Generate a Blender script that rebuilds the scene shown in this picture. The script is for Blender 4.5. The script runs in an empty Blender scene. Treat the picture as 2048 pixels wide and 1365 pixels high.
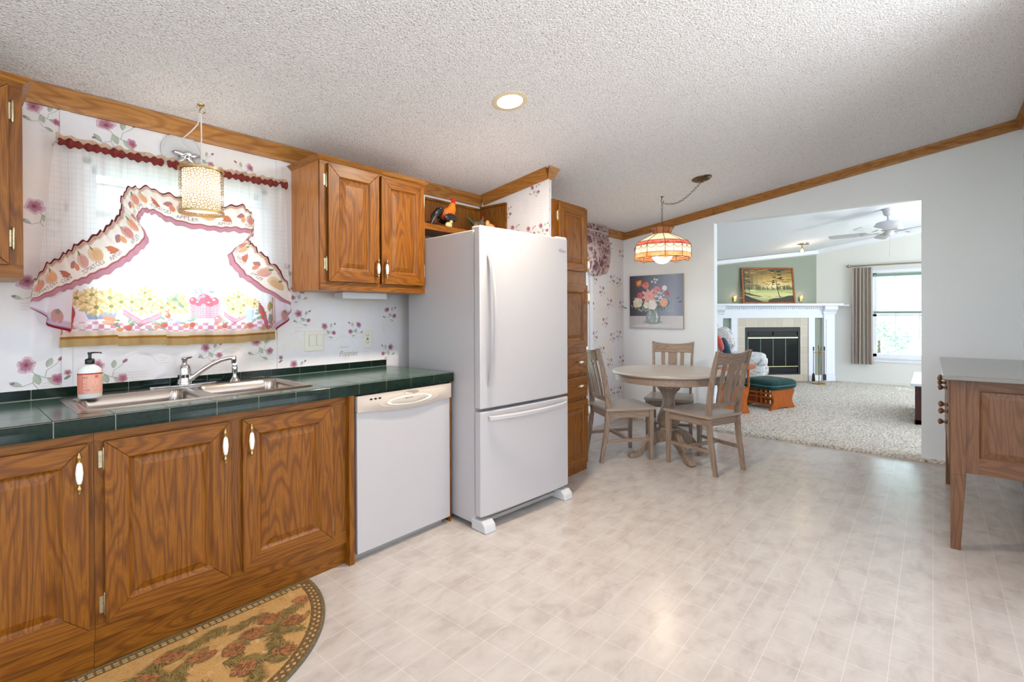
import bpy, math, random
import numpy as np
from mathutils import Vector, Matrix
PI=math.pi; R_=math.radians; S_=math.sin; C_=math.cos
D=bpy.data; sc=bpy.context.scene; COL=sc.collection
rnd=random.Random(7)

# ------------------------------------------------------------ camera
YAW,PIT,ROL,FPX,CY,CZ=.8621,-.0045,-.0042,981.8,632.95,1.2669
Fv=Vector((S_(YAW)*C_(PIT),C_(YAW)*C_(PIT),S_(PIT))); Rv=Vector((C_(YAW),-S_(YAW),0)); Uv=Rv.cross(Fv)
R2=Rv*C_(ROL)+Uv*S_(ROL); U2=-Rv*S_(ROL)+Uv*C_(ROL)
cam=D.cameras.new('camera'); cam.sensor_width=36; cam.lens=FPX/2048*36; cam.shift_y=-(682.5-CY)/2048
cam.clip_start=.02; cam.clip_end=200
co=D.objects.new('camera',cam); COL.objects.link(co)
M=Matrix((R2,U2,-Fv)).transposed().to_4x4(); M.translation=(0,0,CZ); co.matrix_world=M
sc.camera=co
# ------------------------------------------------------------ world and view
W=D.worlds.new('world'); sc.world=W; W.use_nodes=True
bg=W.node_tree.nodes['Background']; bg.inputs[0].default_value=(.78,.89,1,1); bg.inputs[1].default_value=4.4
sc.view_settings.view_transform='Standard'; sc.view_settings.look='None'; sc.view_settings.gamma=1
sc.view_settings.exposure=.46
sc.cycles.max_bounces=10; sc.cycles.diffuse_bounces=6; sc.cycles.glossy_bounces=4; sc.cycles.transmission_bounces=8
sc.cycles.transparent_max_bounces=16; sc.cycles.caustics_reflective=False; sc.cycles.caustics_refractive=False
sc.cycles.sample_clamp_indirect=6; sc.cycles.use_denoising=True
def light(name,kind,loc,power,color=(1,1,1),size=.1,rot=None,spot=None,parent=None,shape=None,sy=None):
    l=D.lights.new(name,kind); l.energy=power; l.color=color
    if kind=='AREA':
        l.size=size
        if shape: l.shape=shape
        if sy: l.shape='RECTANGLE'; l.size_y=sy
    elif kind in('POINT','SPOT'): l.shadow_soft_size=size
    if spot: l.spot_size=spot; l.spot_blend=.8
    o=D.objects.new(name,l); COL.objects.link(o); o.location=loc
    if rot: o.rotation_euler=rot
    return o
WARM=(1,.80,.58)
light('sun','SUN',(0,0,12),3.2,(1,.97,.92),.03,rot=(R_(-14),R_(32),0))
# added fill lights brightening the ceilings, standing behind the camera and in the unseen half of the living room
light('added_ceiling_fill','AREA',(-.6,-1.3,1.5),44,(.97,.95,1),1.2,rot=(PI,0,0))
light('added_ceiling_fill','AREA',(2.4,-2.2,.8),85,(.90,.95,1),2.2,rot=(PI,0,0))
light('added_ceiling_fill','AREA',(8.0,-2.0,1.2),95,(.93,.96,1),1.4,rot=(PI,0,0))

# ------------------------------------------------------------ helpers
def lin(h,a=1):
    if isinstance(h,str):
        h=h.lstrip('#'); h=[int(h[i:i+2],16)/255 for i in(0,2,4)]
        return tuple((x/12.92 if x<=.04045 else ((x+.055)/1.055)**2.4) for x in h)+(a,)
    return tuple(h)[:3]+(a,)
def mixc(a,b,t): a=lin(a);b=lin(b); return tuple(a[i]*(1-t)+b[i]*t for i in range(3))+(1,)

class MB:
    def __init__(s): s.v=[];s.f=[];s.mi=[];s.c=[];s.m=0;s.col=(1,1,1,1);s.k=0
    def av(s,p,col=None): s.v.append(tuple(p)); s.c.append(col or s.col); return len(s.v)-1
    def af(s,idx,m=None): s.f.append(tuple(idx)); s.mi.append(s.m if m is None else m)
    def mark(s): s.k=len(s.v); return s
    def xf(s,mat):
        for i in range(s.k,len(s.v)): s.v[i]=tuple(mat@Vector(s.v[i]))
        return s
    def box(s,x0,y0,z0,x1,y1,z1):
        x0,x1=min(x0,x1),max(x0,x1);y0,y1=min(y0,y1),max(y0,y1);z0,z1=min(z0,z1),max(z0,z1)
        b=[s.av(p) for p in((x0,y0,z0),(x1,y0,z0),(x1,y1,z0),(x0,y1,z0),(x0,y0,z1),(x1,y0,z1),(x1,y1,z1),(x0,y1,z1))]
        for q in((0,3,2,1),(4,5,6,7),(0,1,5,4),(1,2,6,5),(2,3,7,6),(3,0,4,7)): s.af([b[i] for i in q])
        return s
    def hexa(s,lo,hi):
        b=[s.av(p) for p in list(lo)+list(hi)]
        for q in((0,3,2,1),(4,5,6,7),(0,1,5,4),(1,2,6,5),(2,3,7,6),(3,0,4,7)): s.af([b[i] for i in q])
        return s
    def prism(s,pts,ax,a,b):
        n=len(pts)
        def P(p,h): return {'x':(h,p[0],p[1]),'y':(p[0],h,p[1]),'z':(p[0],p[1],h)}[ax]
        A=[s.av(P(p,a)) for p in pts];B=[s.av(P(p,b)) for p in pts]
        s.af(A[::-1]); s.af(B)
        for i in range(n): j=(i+1)%n; s.af((A[i],A[j],B[j],B[i]))
        return s
    def quad(s,a,b,c,d):
        s.af([s.av(a),s.av(b),s.av(c),s.av(d)]); return s
    def lathe(s,prof,n=24,c=(0,0,0),ax='z',caps=True,sx=1,sy=1):
        rings=[]
        for r,h in prof:
            ring=[]
            for i in range(n):
                t=2*PI*i/n; a,b=r*C_(t)*sx,r*S_(t)*sy
                p={'z':(a,b,h),'y':(b,h,a),'x':(h,a,b)}[ax]
                ring.append(s.av((c[0]+p[0],c[1]+p[1],c[2]+p[2])))
            rings.append(ring)
        for A,B in zip(rings,rings[1:]):
            for i in range(n): j=(i+1)%n; s.af((A[i],A[j],B[j],B[i]))
        if caps:
            if prof[0][0]>1e-6: s.af(rings[0][::-1])
            if prof[-1][0]>1e-6: s.af(rings[-1])
        return s
    def tube(s,pts,r,n=8,caps=True,closed=False):
        pts=[Vector(p) for p in pts]; N=len(pts); rr=r if isinstance(r,(list,tuple)) else [r]*N
        rings=[]; up=None
        for i,p in enumerate(pts):
            if closed: d=(pts[(i+1)%N]-pts[i-1])
            else: d=(pts[min(i+1,N-1)]-pts[max(i-1,0)])
            d=d.normalized() if d.length>1e-9 else Vector((0,0,1))
            if up is None: up=Vector((0,0,1)) if abs(d.z)<.9 else Vector((1,0,0))
            a=d.cross(up).normalized(); b=a.cross(d).normalized(); up=b
            rings.append([s.av(p+a*rr[i]*C_(2*PI*k/n)+b*rr[i]*S_(2*PI*k/n)) for k in range(n)])
        Q=list(zip(rings,rings[1:]))+([(rings[-1],rings[0])] if closed else [])
        for A,B in Q:
            for i in range(n): j=(i+1)%n; s.af((A[i],B[i],B[j],A[j]))
        if caps and not closed: s.af(rings[0]); s.af(rings[-1][::-1])
        return s
    def ell(s,c,r,nu=20,nv=12,e=1.0,e2=1.0):
        def pw(x,e): return math.copysign(abs(x)**e,x)
        g=[]
        for j in range(nv+1):
            ph=-PI/2+PI*j/nv
            g.append([s.av((c[0]+r[0]*pw(C_(ph),e2)*pw(C_(2*PI*i/nu),e),c[1]+r[1]*pw(C_(ph),e2)*pw(S_(2*PI*i/nu),e),c[2]+r[2]*pw(S_(ph),e2))) for i in range(nu)])
        for j in range(nv):
            for i in range(nu): k=(i+1)%nu; s.af((g[j][i],g[j][k],g[j+1][k],g[j+1][i]))
        return s
    def grid(s,nx,ny,fn,cf=None):
        g=[[s.av(fn(i/nx,j/ny),cf(i/nx,j/ny) if cf else None) for i in range(nx+1)] for j in range(ny+1)]
        for j in range(ny):
            for i in range(nx): s.af((g[j][i],g[j][i+1],g[j+1][i+1],g[j+1][i]))
        return s
    def canvas(s,cv,fn,m=1,h0=.0004,eps=.00004):
        cells={}; G=cv.cell
        for pts,cols,faces in cv.sh:
            # a shape lies one layer above whatever it overlaps
            xs=[p[0] for p in pts]; ys=[p[1] for p in pts]
            cc=[(i,j) for i in range(int(min(xs)//G),int(max(xs)//G)+1) for j in range(int(min(ys)//G),int(max(ys)//G)+1)]
            L=max([cells.get(c,0) for c in cc])+1
            for c in cc: cells[c]=L
            h=h0+eps*L
            ids=[s.av(fn(p[0],p[1],h),c) for p,c in zip(pts,cols)]
            for f in faces: s.af([ids[i] for i in f],m)
        return s

class Canvas:
    """flat vector painting: filled shapes with vertex colours, later shapes on top"""
    def __init__(s,cell=.008): s.sh=[]; s.cell=cell
    def poly(s,pts,col):
        c=lin(col); s.sh.append((pts,[c]*len(pts),[tuple(range(len(pts)))]))
    def grad(s,pts,cols): s.sh.append((pts,[lin(c) for c in cols],[tuple(range(len(pts)))]))
    def rect(s,x0,y0,x1,y1,col): s.poly([(x0,y0),(x1,y0),(x1,y1),(x0,y1)],col)
    def ell(s,x,y,a,b,col,rot=0,n=14):
        s.poly([(x+a*C_(t)*C_(rot)-b*S_(t)*S_(rot),y+a*C_(t)*S_(rot)+b*S_(t)*C_(rot)) for t in [2*PI*i/n for i in range(n)]],col)
    def rings(s,x,y,out,fr,n=26,dx=0,dy=0):
        pts=[];cols=[];faces=[]
        for k,(f,c) in enumerate(fr):
            for i in range(n):
                t=2*PI*i/n; r=out(t)*f; q=(1-f)
                pts.append((x+dx*q+r*C_(t),y+dy*q+r*S_(t))); cols.append(lin(c))
        m=len(fr)
        for k in range(m-1):
            for i in range(n): j=(i+1)%n; faces.append((k*n+i,k*n+j,(k+1)*n+j,(k+1)*n+i))
        pts.append((x+dx,y+dy));cols.append(lin(fr[0][1]))
        for i in range(n): faces.append((m*n,i,(i+1)%n))
        s.sh.append((pts,cols,faces))
    def line(s,pts,w,col,w2=None):
        L=[];Rr=[];n=len(pts)
        for i,p in enumerate(pts):
            a=pts[max(i-1,0)];b=pts[min(i+1,n-1)]; dx,dy=b[0]-a[0],b[1]-a[1]; l=math.hypot(dx,dy) or 1
            ww=(w if w2 is None else w+(w2-w)*i/(n-1))/2
            L.append((p[0]-dy/l*ww,p[1]+dx/l*ww));Rr.append((p[0]+dy/l*ww,p[1]-dx/l*ww))
        c=lin(col); s.sh.append((L+Rr,[c]*2*n,[(i,i+1,n+i+1,n+i) for i in range(n-1)]))
    def leaf(s,x,y,l,w,rot,c1,c2=None):
        pts=[];N=8
        for i in range(N+1): t=i/N; pts.append((t*l,w*S_(PI*t)**.8*.5))
        for i in range(N-1,0,-1): t=i/N; pts.append((t*l,-w*S_(PI*t)**.8*.5))
        P=[(x+a*C_(rot)-b*S_(rot),y+a*S_(rot)+b*C_(rot)) for a,b in pts]
        s.grad(P,[mixc(c1,c2 or c1,i/(len(P)-1)) for i in range(len(P))])
    def text(s,t,x,y,size,col,rot=0,shear=0,sx=1):
        vs,fs=text_mesh(t); c=lin(col)
        pts=[]
        for a,b in vs:
            a=(a+b*shear)*size*sx; b=b*size
            pts.append((x+a*C_(rot)-b*S_(rot),y+a*S_(rot)+b*C_(rot)))
        s.sh.append((pts,[c]*len(pts),fs))
def dye(cv,PX,PY,base):
    """colours of a woven print: every point of the cloth (PX,PY) takes the topmost shape over it"""
    out=base.copy(); row=PY.mean(axis=1); mg=abs(PY-row[:,None]).max()+1e-4; colx=PX.mean(axis=0); mx=abs(PX-colx[None,:]).max()+1e-4
    for pts,cols,faces in cv.sh:
        P=np.array(pts); C=np.array(cols)
        for f in faces:
            F=P[list(f)]; x0,y0=F.min(0); x1,y1=F.max(0)
            r=np.nonzero((row>y0-mg)&(row<y1+mg))[0]; c=np.nonzero((colx>x0-mx)&(colx<x1+mx))[0]
            if not len(r) or not len(c): continue
            sl=np.ix_(r,c); X=PX[sl]; Y=PY[sl]; ins=np.zeros(X.shape,bool); n=len(F)
            for i in range(n):
                xa,ya=F[i]; xb,yb=F[(i+1)%n]
                if ya==yb: continue
                ins^=((ya>Y)!=(yb>Y))&(X<(xb-xa)*(Y-ya)/(yb-ya)+xa)
            if not ins.any(): continue
            fc=C[list(f)]; d=(X[...,None]-F[:,0])**2+(Y[...,None]-F[:,1])**2; w=1/(d+1e-7); w/=w.sum(-1,keepdims=True)
            o=out[sl]; o[ins]=(w@fc)[ins]; out[sl]=o
    return out
def dyed_grid(mb,nx,ny,fn,bf,cv,uv):
    U,V=np.meshgrid(np.linspace(0,1,nx+1),np.linspace(0,1,ny+1))
    PX=np.empty(U.shape);PY=np.empty(U.shape);B=np.empty(U.shape+(4,))
    for j in range(ny+1):
        for i in range(nx+1): PX[j,i],PY[j,i]=uv(i/nx,j/ny); B[j,i]=bf(i/nx,j/ny)
    O=dye(cv,PX,PY,B); mb.grid(nx,ny,fn,lambda u,v:tuple(float(k) for k in O[round(v*ny),round(u*nx)])); return mb
_tc={}
def text_mesh(t):
    if t in _tc: return _tc[t]
    cu=D.curves.new('lettering','FONT'); cu.body=t; cu.resolution_u=2
    o=D.objects.new('lettering',cu); COL.objects.link(o)
    me=o.evaluated_get(bpy.context.evaluated_depsgraph_get()).to_mesh()
    r=([(v.co.x,v.co.y) for v in me.vertices],[tuple(p.vertices) for p in me.polygons])
    o.evaluated_get(bpy.context.evaluated_depsgraph_get()).to_mesh_clear()
    D.objects.remove(o); D.curves.remove(cu); _tc[t]=r
    return r

ORG={}
def _props(o,label,cat,group,kind):
    if label: o['label']=label
    if cat: o['category']=cat
    if group: o['group']=group
    if kind: o['kind']=kind
def thing(name,label,cat,loc=(0,0,0),rz=0,group=None):
    o=D.objects.new(name,None); COL.objects.link(o); o.empty_display_size=.05
    o.location=loc; o.rotation_euler=(0,0,rz); ORG[o.name]=Vector(loc); _props(o,label,cat,group,None); return o
def part(name,mb,mats,parent=None,w=True,bev=0,smooth=False,label=None,cat=None,group=None,kind=None,seg=2,solid=0,sub=0,angle=40):
    """one mesh object; with w the vertices are in world coordinates"""
    me=D.meshes.new(name); off=Vector((0,0,0))
    if parent is not None and w: off=ORG.get(parent.name,off)
    me.from_pydata([(a-off.x,b-off.y,c-off.z) for a,b,c in mb.v],[],mb.f)
    if not isinstance(mats,(list,tuple)): mats=[mats]
    for m in mats: me.materials.append(m)
    me.polygons.foreach_set('material_index',mb.mi)
    if any(c!=(1,1,1,1) for c in mb.c):
        at=me.color_attributes.new('Col','FLOAT_COLOR','POINT'); at.data.foreach_set('color',np.array(mb.c,dtype=np.float32).ravel())
    me.update()
    if smooth: me.shade_smooth(); 
    if smooth and angle<180: me.set_sharp_from_angle(angle=R_(angle))
    o=D.objects.new(name,me); COL.objects.link(o)
    if parent is not None: o.parent=parent
    ORG[o.name]=off if parent is not None else Vector((0,0,0))
    if solid: md=o.modifiers.new('solid','SOLIDIFY'); md.thickness=solid; md.offset=0
    if sub: md=o.modifiers.new('sub','SUBSURF'); md.levels=sub; md.render_levels=sub
    if bev:
        md=o.modifiers.new('bevel','BEVEL'); md.width=bev; md.segments=seg; md.limit_method='ANGLE'; md.angle_limit=R_(35); md.harden_normals=False
    _props(o,label,cat,group,kind); return o
def single(name,mb,mats,label,cat,group=None,base=None,**k):
    """a thing that is one mesh: origin moved to its base"""
    vs=np.array(mb.v)
    b=base or (float((vs[:,0].min()+vs[:,0].max())/2),float((vs[:,1].min()+vs[:,1].max())/2),float(vs[:,2].min()))
    mb.v=[(x-b[0],y-b[1],z-b[2]) for x,y,z in mb.v]
    o=part(name,mb,mats,None,label=label,cat=cat,group=group,**k); o.location=b; ORG[o.name]=Vector(b); return o
def struct(name,mb,mats,**k): return part(name,mb,mats,None,kind='structure',**k)
def dup(root,loc,rz,label,group=None):
    def cp(o,par):
        c=o.copy(); COL.objects.link(c); c.parent=par; ORG[c.name]=ORG.get(o.name,Vector())
        for ch in list(o.children): cp(ch,c)
        return c
    kids=list(root.children); r=root.copy(); COL.objects.link(r)
    for k in kids: cp(k,r)
    r.location=loc; r.rotation_euler=(0,0,rz); r['label']=label
    if group: r['group']=group
    return r

# ------------------------------------------------------------ materials
class NT:
    def __init__(s,name):
        s.mat=D.materials.new(name); s.mat.use_nodes=True; s.t=s.mat.node_tree; s.n=s.t.nodes; s.b=s.n['Principled BSDF']; s.out=s.n['Material Output']
    def new(s,typ,**k):
        n=s.n.new(typ)
        for a,b in k.items():
            if a.startswith('i_'):
                key=a[2:].replace('_',' '); key=int(key) if key.isdigit() else key
                n.inputs[key].default_value=b
            else: setattr(n,a,b)
        return n
    def l(s,a,b): s.t.links.new(a,b); return b
    def coord(s,scale=(1,1,1),kind='Object',rot=(0,0,0)):
        tc=s.new('ShaderNodeTexCoord'); m=s.new('ShaderNodeMapping'); m.inputs['Scale'].default_value=scale; m.inputs['Rotation'].default_value=rot
        s.l(tc.outputs[kind],m.inputs[0]); return m.outputs[0]
    def noise(s,vec,scale,detail=4,rough=.5,dist=0):
        n=s.new('ShaderNodeTexNoise'); n.inputs['Scale'].default_value=scale; n.inputs['Detail'].default_value=detail; n.inputs['Roughness'].default_value=rough; n.inputs['Distortion'].default_value=dist
        s.l(vec,n.inputs['Vector']); return n.outputs['Fac']
    def ramp(s,fac,stops):
        r=s.new('ShaderNodeValToRGB'); e=r.color_ramp.elements
        while len(e)<len(stops): e.new(.5)
        for k,(p,c) in enumerate(stops): e[k].position=p; e[k].color=lin(c)
        s.l(fac,r.inputs[0]); return r.outputs[0]
    def mix(s,f,a,b,mode='MIX'):
        m=s.new('ShaderNodeMix',data_type='RGBA',blend_type=mode)
        for x,i in((f,0),(a,6),(b,7)):
            if hasattr(x,'node'): s.l(x,m.inputs[i])
            else: m.inputs[i].default_value=x if i==0 else lin(x)
        return m.outputs[2]
    def math(s,op,a,b=0.,c=0.):
        m=s.new('ShaderNodeMath',operation=op)
        for i,x in enumerate((a,b,c)):
            if hasattr(x,'node'): s.l(x,m.inputs[i])
            else: m.inputs[i].default_value=x
        return m.outputs[0]
    def bump(s,h,st=.3,dist=.01):
        b=s.new('ShaderNodeBump'); b.inputs['Strength'].default_value=st; b.inputs['Distance'].default_value=dist
        s.l(h,b.inputs['Height']); s.l(b.outputs[0],s.b.inputs['Normal'])
    def base(s,c):
        if hasattr(c,'node'): s.l(c,s.b.inputs['Base Color'])
        else: s.b.inputs['Base Color'].default_value=lin(c)
    def set(s,**k):
        for a,v in k.items(): s.b.inputs[{'rough':'Roughness','metal':'Metallic','spec':'Specular IOR Level','coat':'Coat Weight','trans':'Transmission Weight','sheen':'Sheen Weight','ior':'IOR','estr':'Emission Strength','coatr':'Coat Roughness'}[a]].default_value=v
        return s
def plain(name,col,rough=.5,metal=0,var=.04,scale=8,spec=.5,bump=0,bscale=200,coat=0,sheen=0):
    m=NT(name); v=m.coord(); n=m.noise(v,scale,3)
    c=lin(col); lo=tuple(x*(1-var) for x in c[:3]); hi=tuple(min(1,x*(1+var)) for x in c[:3])
    m.base(m.ramp(n,[(.3,lo),(.7,hi)])); m.set(rough=rough,metal=metal,spec=spec,coat=coat,sheen=sheen)
    if bump: m.bump(m.noise(v,bscale,2),bump,.002)
    return m.mat
def oak(name,ax,light='#8c550f',mid='#784308',dark='#4c2906',rough=.42,fine=1.0,coat=.08):
    m=NT(name); k={'x':(.11,1,1),'y':(1,.11,1),'z':(1,1,.11)}[ax]
    v=m.coord(k)
    n=m.noise(v,6.0,3,.45,.3)
    rings=m.math('FRACT',m.math('MULTIPLY',n,21.0))
    tri=m.math('ABSOLUTE',m.math('SUBTRACT',rings,.5))
    k2={'x':(.03,1,1),'y':(1,.03,1),'z':(1,1,.03)}[ax]
    v2=m.coord(k2); pores=m.noise(v2,260*fine,2,.6)
    c1=m.ramp(tri,[(0,mixc(dark,mid,.45)),(.16,mid),(.34,light),(.5,mixc(light,mid,.4))])
    c2=m.mix(m.ramp(pores,[(.36,(1,1,1)),(.5,(0,0,0))]),c1,dark)
    f=m.new('ShaderNodeMix',data_type='RGBA'); f.inputs[0].default_value=.6; m.l(c1,f.inputs[6]); m.l(c2,f.inputs[7])
    big=m.noise(m.coord(),2.2,2); 
    m.base(m.mix(m.math('MULTIPLY',big,.35),f.outputs[2],mid)); m.set(rough=rough,coat=coat,coatr=.25,spec=.32)
    m.bump(m.math('ADD',m.math('MULTIPLY',tri,.4),pores),.12,.0015)
    return m.mat
def attr_mat(name,rough=.7,trans=0,transp=0,extra=None,spec=.3,glossmix=0):
    """printed surface: colours come from the Col attribute"""
    m=NT(name); a=m.new('ShaderNodeVertexColor',layer_name='Col'); c=a.outputs[0]
    if extra: c=extra(m,c)
    m.base(c); m.set(rough=rough,spec=spec)
    if trans or transp:
        t=m.new('ShaderNodeBsdfTranslucent'); m.l(c,t.inputs[0]); mx=m.new('ShaderNodeMixShader'); mx.inputs[0].default_value=trans
        m.l(m.b.outputs[0],mx.inputs[1]); m.l(t.outputs[0],mx.inputs[2])
        tr=m.new('ShaderNodeBsdfTransparent'); m.l(c,tr.inputs[0]); m2=m.new('ShaderNodeMixShader'); m2.inputs[0].default_value=transp
        m.l(mx.outputs[0],m2.inputs[1]); m.l(tr.outputs[0],m2.inputs[2]); m.l(m2.outputs[0],m.out.inputs[0])
    return m.mat
def glassy(name,tint='#ffffff',gloss=.10):
    m=NT(name); m.n.remove(m.b); t=m.new('ShaderNodeBsdfTransparent'); t.inputs[0].default_value=lin(tint); g=m.new('ShaderNodeBsdfGlossy'); g.inputs['Roughness'].default_value=.03
    lw=m.new('ShaderNodeLayerWeight'); lw.inputs[0].default_value=.25; f=m.math('MULTIPLY_ADD',lw.outputs[0],.5,gloss*.5)
    mx=m.new('ShaderNodeMixShader'); m.l(f,mx.inputs[0]); m.l(t.outputs[0],mx.inputs[1]); m.l(g.outputs[0],mx.inputs[2]); m.l(mx.outputs[0],m.out.inputs[0]); return m.mat
def emit(name,col,st):
    m=NT(name); m.b.inputs['Emission Color'].default_value=lin(col); m.set(estr=st); m.base(col); return m.mat

OAKZ=oak('golden_oak_vertical','z'); OAKX=oak('golden_oak_along_x','x'); OAKY=oak('golden_oak_along_y','y')
OAKF=oak('oak_side_veneer','z','#c98a52','#bb7a42','#9a5a2a',.35)
TRX=oak('oak_trim_x','x','#b07a3e','#9c662e','#7c4c1e',.4); TRY=oak('oak_trim_y','y','#b07a3e','#9c662e','#7c4c1e',.4)
PANEL=oak('oak_panelling','z','#8a5a22','#7a4b1a','#5c3410',.45)
TAUPE=oak('taupe_wood','z','#978474','#8a7667','#735f51',.5,1,.05); TAUPX=oak('taupe_wood_x','x','#978474','#8a7667','#735f51',.5,1,.05)
WALN=oak('sideboard_wood','z','#7a553a','#6d4b33','#573a27',.45,1,.1); WALNY=oak('sideboard_wood_y','y','#7a553a','#6d4b33','#573a27',.45,1,.1)
ORNG=oak('orange_maple','z','#b9621d','#ab5616','#8c420e',.35)
def mk_ceiling(name,st):
    m=NT(name); v=m.coord(); n=m.noise(v,150,3,.6); vo=m.new('ShaderNodeTexVoronoi'); vo.inputs['Scale'].default_value=105; m.l(v,vo.inputs['Vector'])
    h=m.math('ADD',n,m.math('MULTIPLY',vo.outputs['Distance'],-.6))
    m.base(m.ramp(n,[(.33,'#b5adac'),(.44,'#eae6e8'),(.6,'#f2f0f3')])); m.set(rough=.9,spec=.15); m.bump(h,st,.012); return m.mat
CEIL=mk_ceiling('popcorn_ceiling',.75); CEIL2=plain('smooth_ceiling_paint','#dfe2ea',.8,var=.01)
WALLW=plain('painted_wallboard','#e6ebef',.6,var=.012,scale=2,bump=.05,bscale=120)
LIVW=plain('cream_wall_paint','#dbdbd6',.7,var=.012,scale=2)
GREEN=plain('sage_green_paint','#8f978a',.7,var=.02,scale=3)
TRIMW=plain('white_trim_paint','#e2e5ee',.4,var=.01)
def mk_paper():
    m=NT('wallpaper_ground'); v=m.coord(); n=m.noise(v,2.6,4,.55); n2=m.noise(v,30,3)
    c=m.ramp(n,[(.34,'#ddd5cf'),(.5,'#dcdae0'),(.66,'#d9d7da')]); m.base(m.mix(m.math('MULTIPLY',n2,.18),c,'#b9aea6')); m.set(rough=.6,spec=.25); return m.mat
PAPER=mk_paper(); PRINT=attr_mat('wallpaper_print',.6)
def mk_floor():
    m=NT('vinyl_tile_floor'); v=m.coord()
    br=m.new('ShaderNodeTexBrick',offset=.0,squash=1.0); br.inputs['Scale'].default_value=1; br.inputs['Brick Width'].default_value=.152; br.inputs['Row Height'].default_value=.12
    br.inputs['Mortar Size'].default_value=.0011; br.inputs['Mortar Smooth'].default_value=.2; br.inputs['Bias'].default_value=0
    br.inputs['Color1'].default_value=(0,0,0,1); br.inputs['Color2'].default_value=(1,1,1,1); br.inputs['Mortar'].default_value=(.5,.5,.5,1)
    m.l(v,br.inputs['Vector'])
    vs=m.coord((2.4,4.2,1)); n=m.noise(vs,2.6,5,.62,.4); n2=m.noise(v,14,4,.7)
    # shift the mottling a little from tile to tile
    c=m.ramp(m.math('ADD',m.math('MULTIPLY',n,.8),m.math('MULTIPLY',br.outputs[0],.07)),[(.30,'#ada49e'),(.42,'#b9b1ac'),(.56,'#c1bab5'),(.70,'#b5aca6')])
    c=m.mix(m.math('MULTIPLY',n2,.30),c,'#b5a89f')
    c=m.mix(m.math('MULTIPLY',br.outputs['Fac'],.5),c,'#dedad2'); m.base(c)
    m.set(rough=.22,spec=.7,coat=.0); h=m.math('ADD',m.math('MULTIPLY',m.noise(v,160,2),.35),m.math('MULTIPLY',br.outputs['Fac'],-1)); m.bump(h,.10,.0015); return m.mat
FLOOR=mk_floor()
def mk_carpet():
    m=NT('berber_carpet'); v=m.coord(); n=m.noise(v,58,3,.7); n2=m.noise(v,3,2)
    c=m.ramp(n,[(.32,'#66574a'),(.43,'#a89a88'),(.54,'#d3cbc0'),(.72,'#efebe5')]); m.base(m.mix(m.math('MULTIPLY',n2,.12),c,'#ffffff')); m.set(rough=.95,spec=.1,sheen=.2)
    m.bump(n,.8,.01); return m.mat
CARPET=mk_carpet()
WHITE=plain('white_enamel','#b6b2b4',.28,var=.01,coat=.15); WHITE2=plain('white_appliance_plastic','#c2c2c5',.35,var=.01)
BISQ=plain('bisque_plastic','#bdb0a4',.4,var=.015); GREYP=plain('grey_plastic','#9a9794',.5)
CHROME=plain('polished_chrome','#d9d9dc',.07,1,.02); BRASS=plain('antique_brass','#b0905a',.3,1,.15,60); HINGE=plain('hinge_metal','#b8ab8c',.35,.9,.2,80); BRONZE=plain('aged_brass','#6e5a3e',.35,1,.1,60)
STEEL=plain('brushed_stainless','#b5aaa0',.24,1,.05,3); STEELM=plain('brushed_nickel','#a69a8a',.35,1,.05)
PORC=plain('porcelain','#ebe9e4',.2,coat=.3); BLACK=plain('black_plastic','#141312',.35,var=.1); IVORY=plain('ivory_plastic','#dad4c6',.4,var=.01)
BLK2=plain('black_iron','#17191c',.45,.3,.1); SMOKE=plain('dark_fireplace_glass','#050606',.25,var=.1,spec=.12)
def mk_tile(name,c1,c2,rough=.12,spec=.55):
    m=NT(name); v=m.coord(); n=m.noise(v,22,5,.65,.6); m.base(m.ramp(n,[(.35,c1),(.55,c2),(.75,c1)])); m.set(rough=rough,spec=spec); m.bump(m.noise(v,9,2),.05,.004); return m.mat
TILE=mk_tile('dark_green_glazed_tile','#0c1713','#14251d',.10,.22); TILET=mk_tile('green_counter_tile_sheen','#2c463a','#3b5a4b',.16)  # counter top tile is lighter: its reflection is put into the colour
GROUT=plain('pale_grout','#b9b9ad',.85); HTILE=mk_tile('beige_hearth_tile','#bbb1a2','#c8bfb1',.4)
SINKH=plain('dark_void','#1c1612',.8)

# ------------------------------------------------------------ levels
YW=2.875; XR=5.453; YR=-.53; SL=.153; ZC0=2.24
def zc(y): return ZC0+SL*(YW-y) if y>-.55 else ZC0+SL*(YW+.55)-SL*(-.55-y)
# ============================================================ THE SETTING
def slopeslab(x0,x1,y0,y1,t=.08):
    mb=MB(); ys=[y0]+([-.55] if y0<-.55<y1 else [])+[y1]
    for a,b in zip(ys,ys[1:]):
        mb.hexa([(x0,a,zc(a)),(x1,a,zc(a)),(x1,b,zc(b)),(x0,b,zc(b))],[(x0,a,zc(a)+t),(x1,a,zc(a)+t),(x1,b,zc(b)+t),(x0,b,zc(b)+t)])
    return mb
struct('floor',MB().box(-2.2,-4.2,-.1,XR-.03,YW+.12,0),FLOOR)
cm=slopeslab(-2.2,XR+.05,-4.2,YW+.12)
struct('ceiling',cm,CEIL)
struct('ceiling',slopeslab(XR+.05,10.7,-4.2,YW+.12),CEIL2)
# carpet of the living room: a thick pile with a ragged front edge
rc=random.Random(3)
def cfn(u,v):
    x=5.415+(10.6-5.415)*u; y=-3.6+(YW+3.6)*v
    j=rc.uniform(-.004,.004)
    z=.030+rc.uniform(-.005,.005)
    if u<.0005: z=.0; x+=rc.uniform(-.010,.006)
    elif u<.006: z=.018+rc.uniform(-.005,.005); x-=.012+rc.uniform(0,.008)
    return (x,y+j,z)
struct('floor',MB().grid(330,300,cfn),CARPET,smooth=True,angle=180)
struct('floor',MB().box(XR-.03,-4.2,-.1,10.7,YW+.12,-.001),plain('subfloor','#a39a8c',.9))

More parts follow.
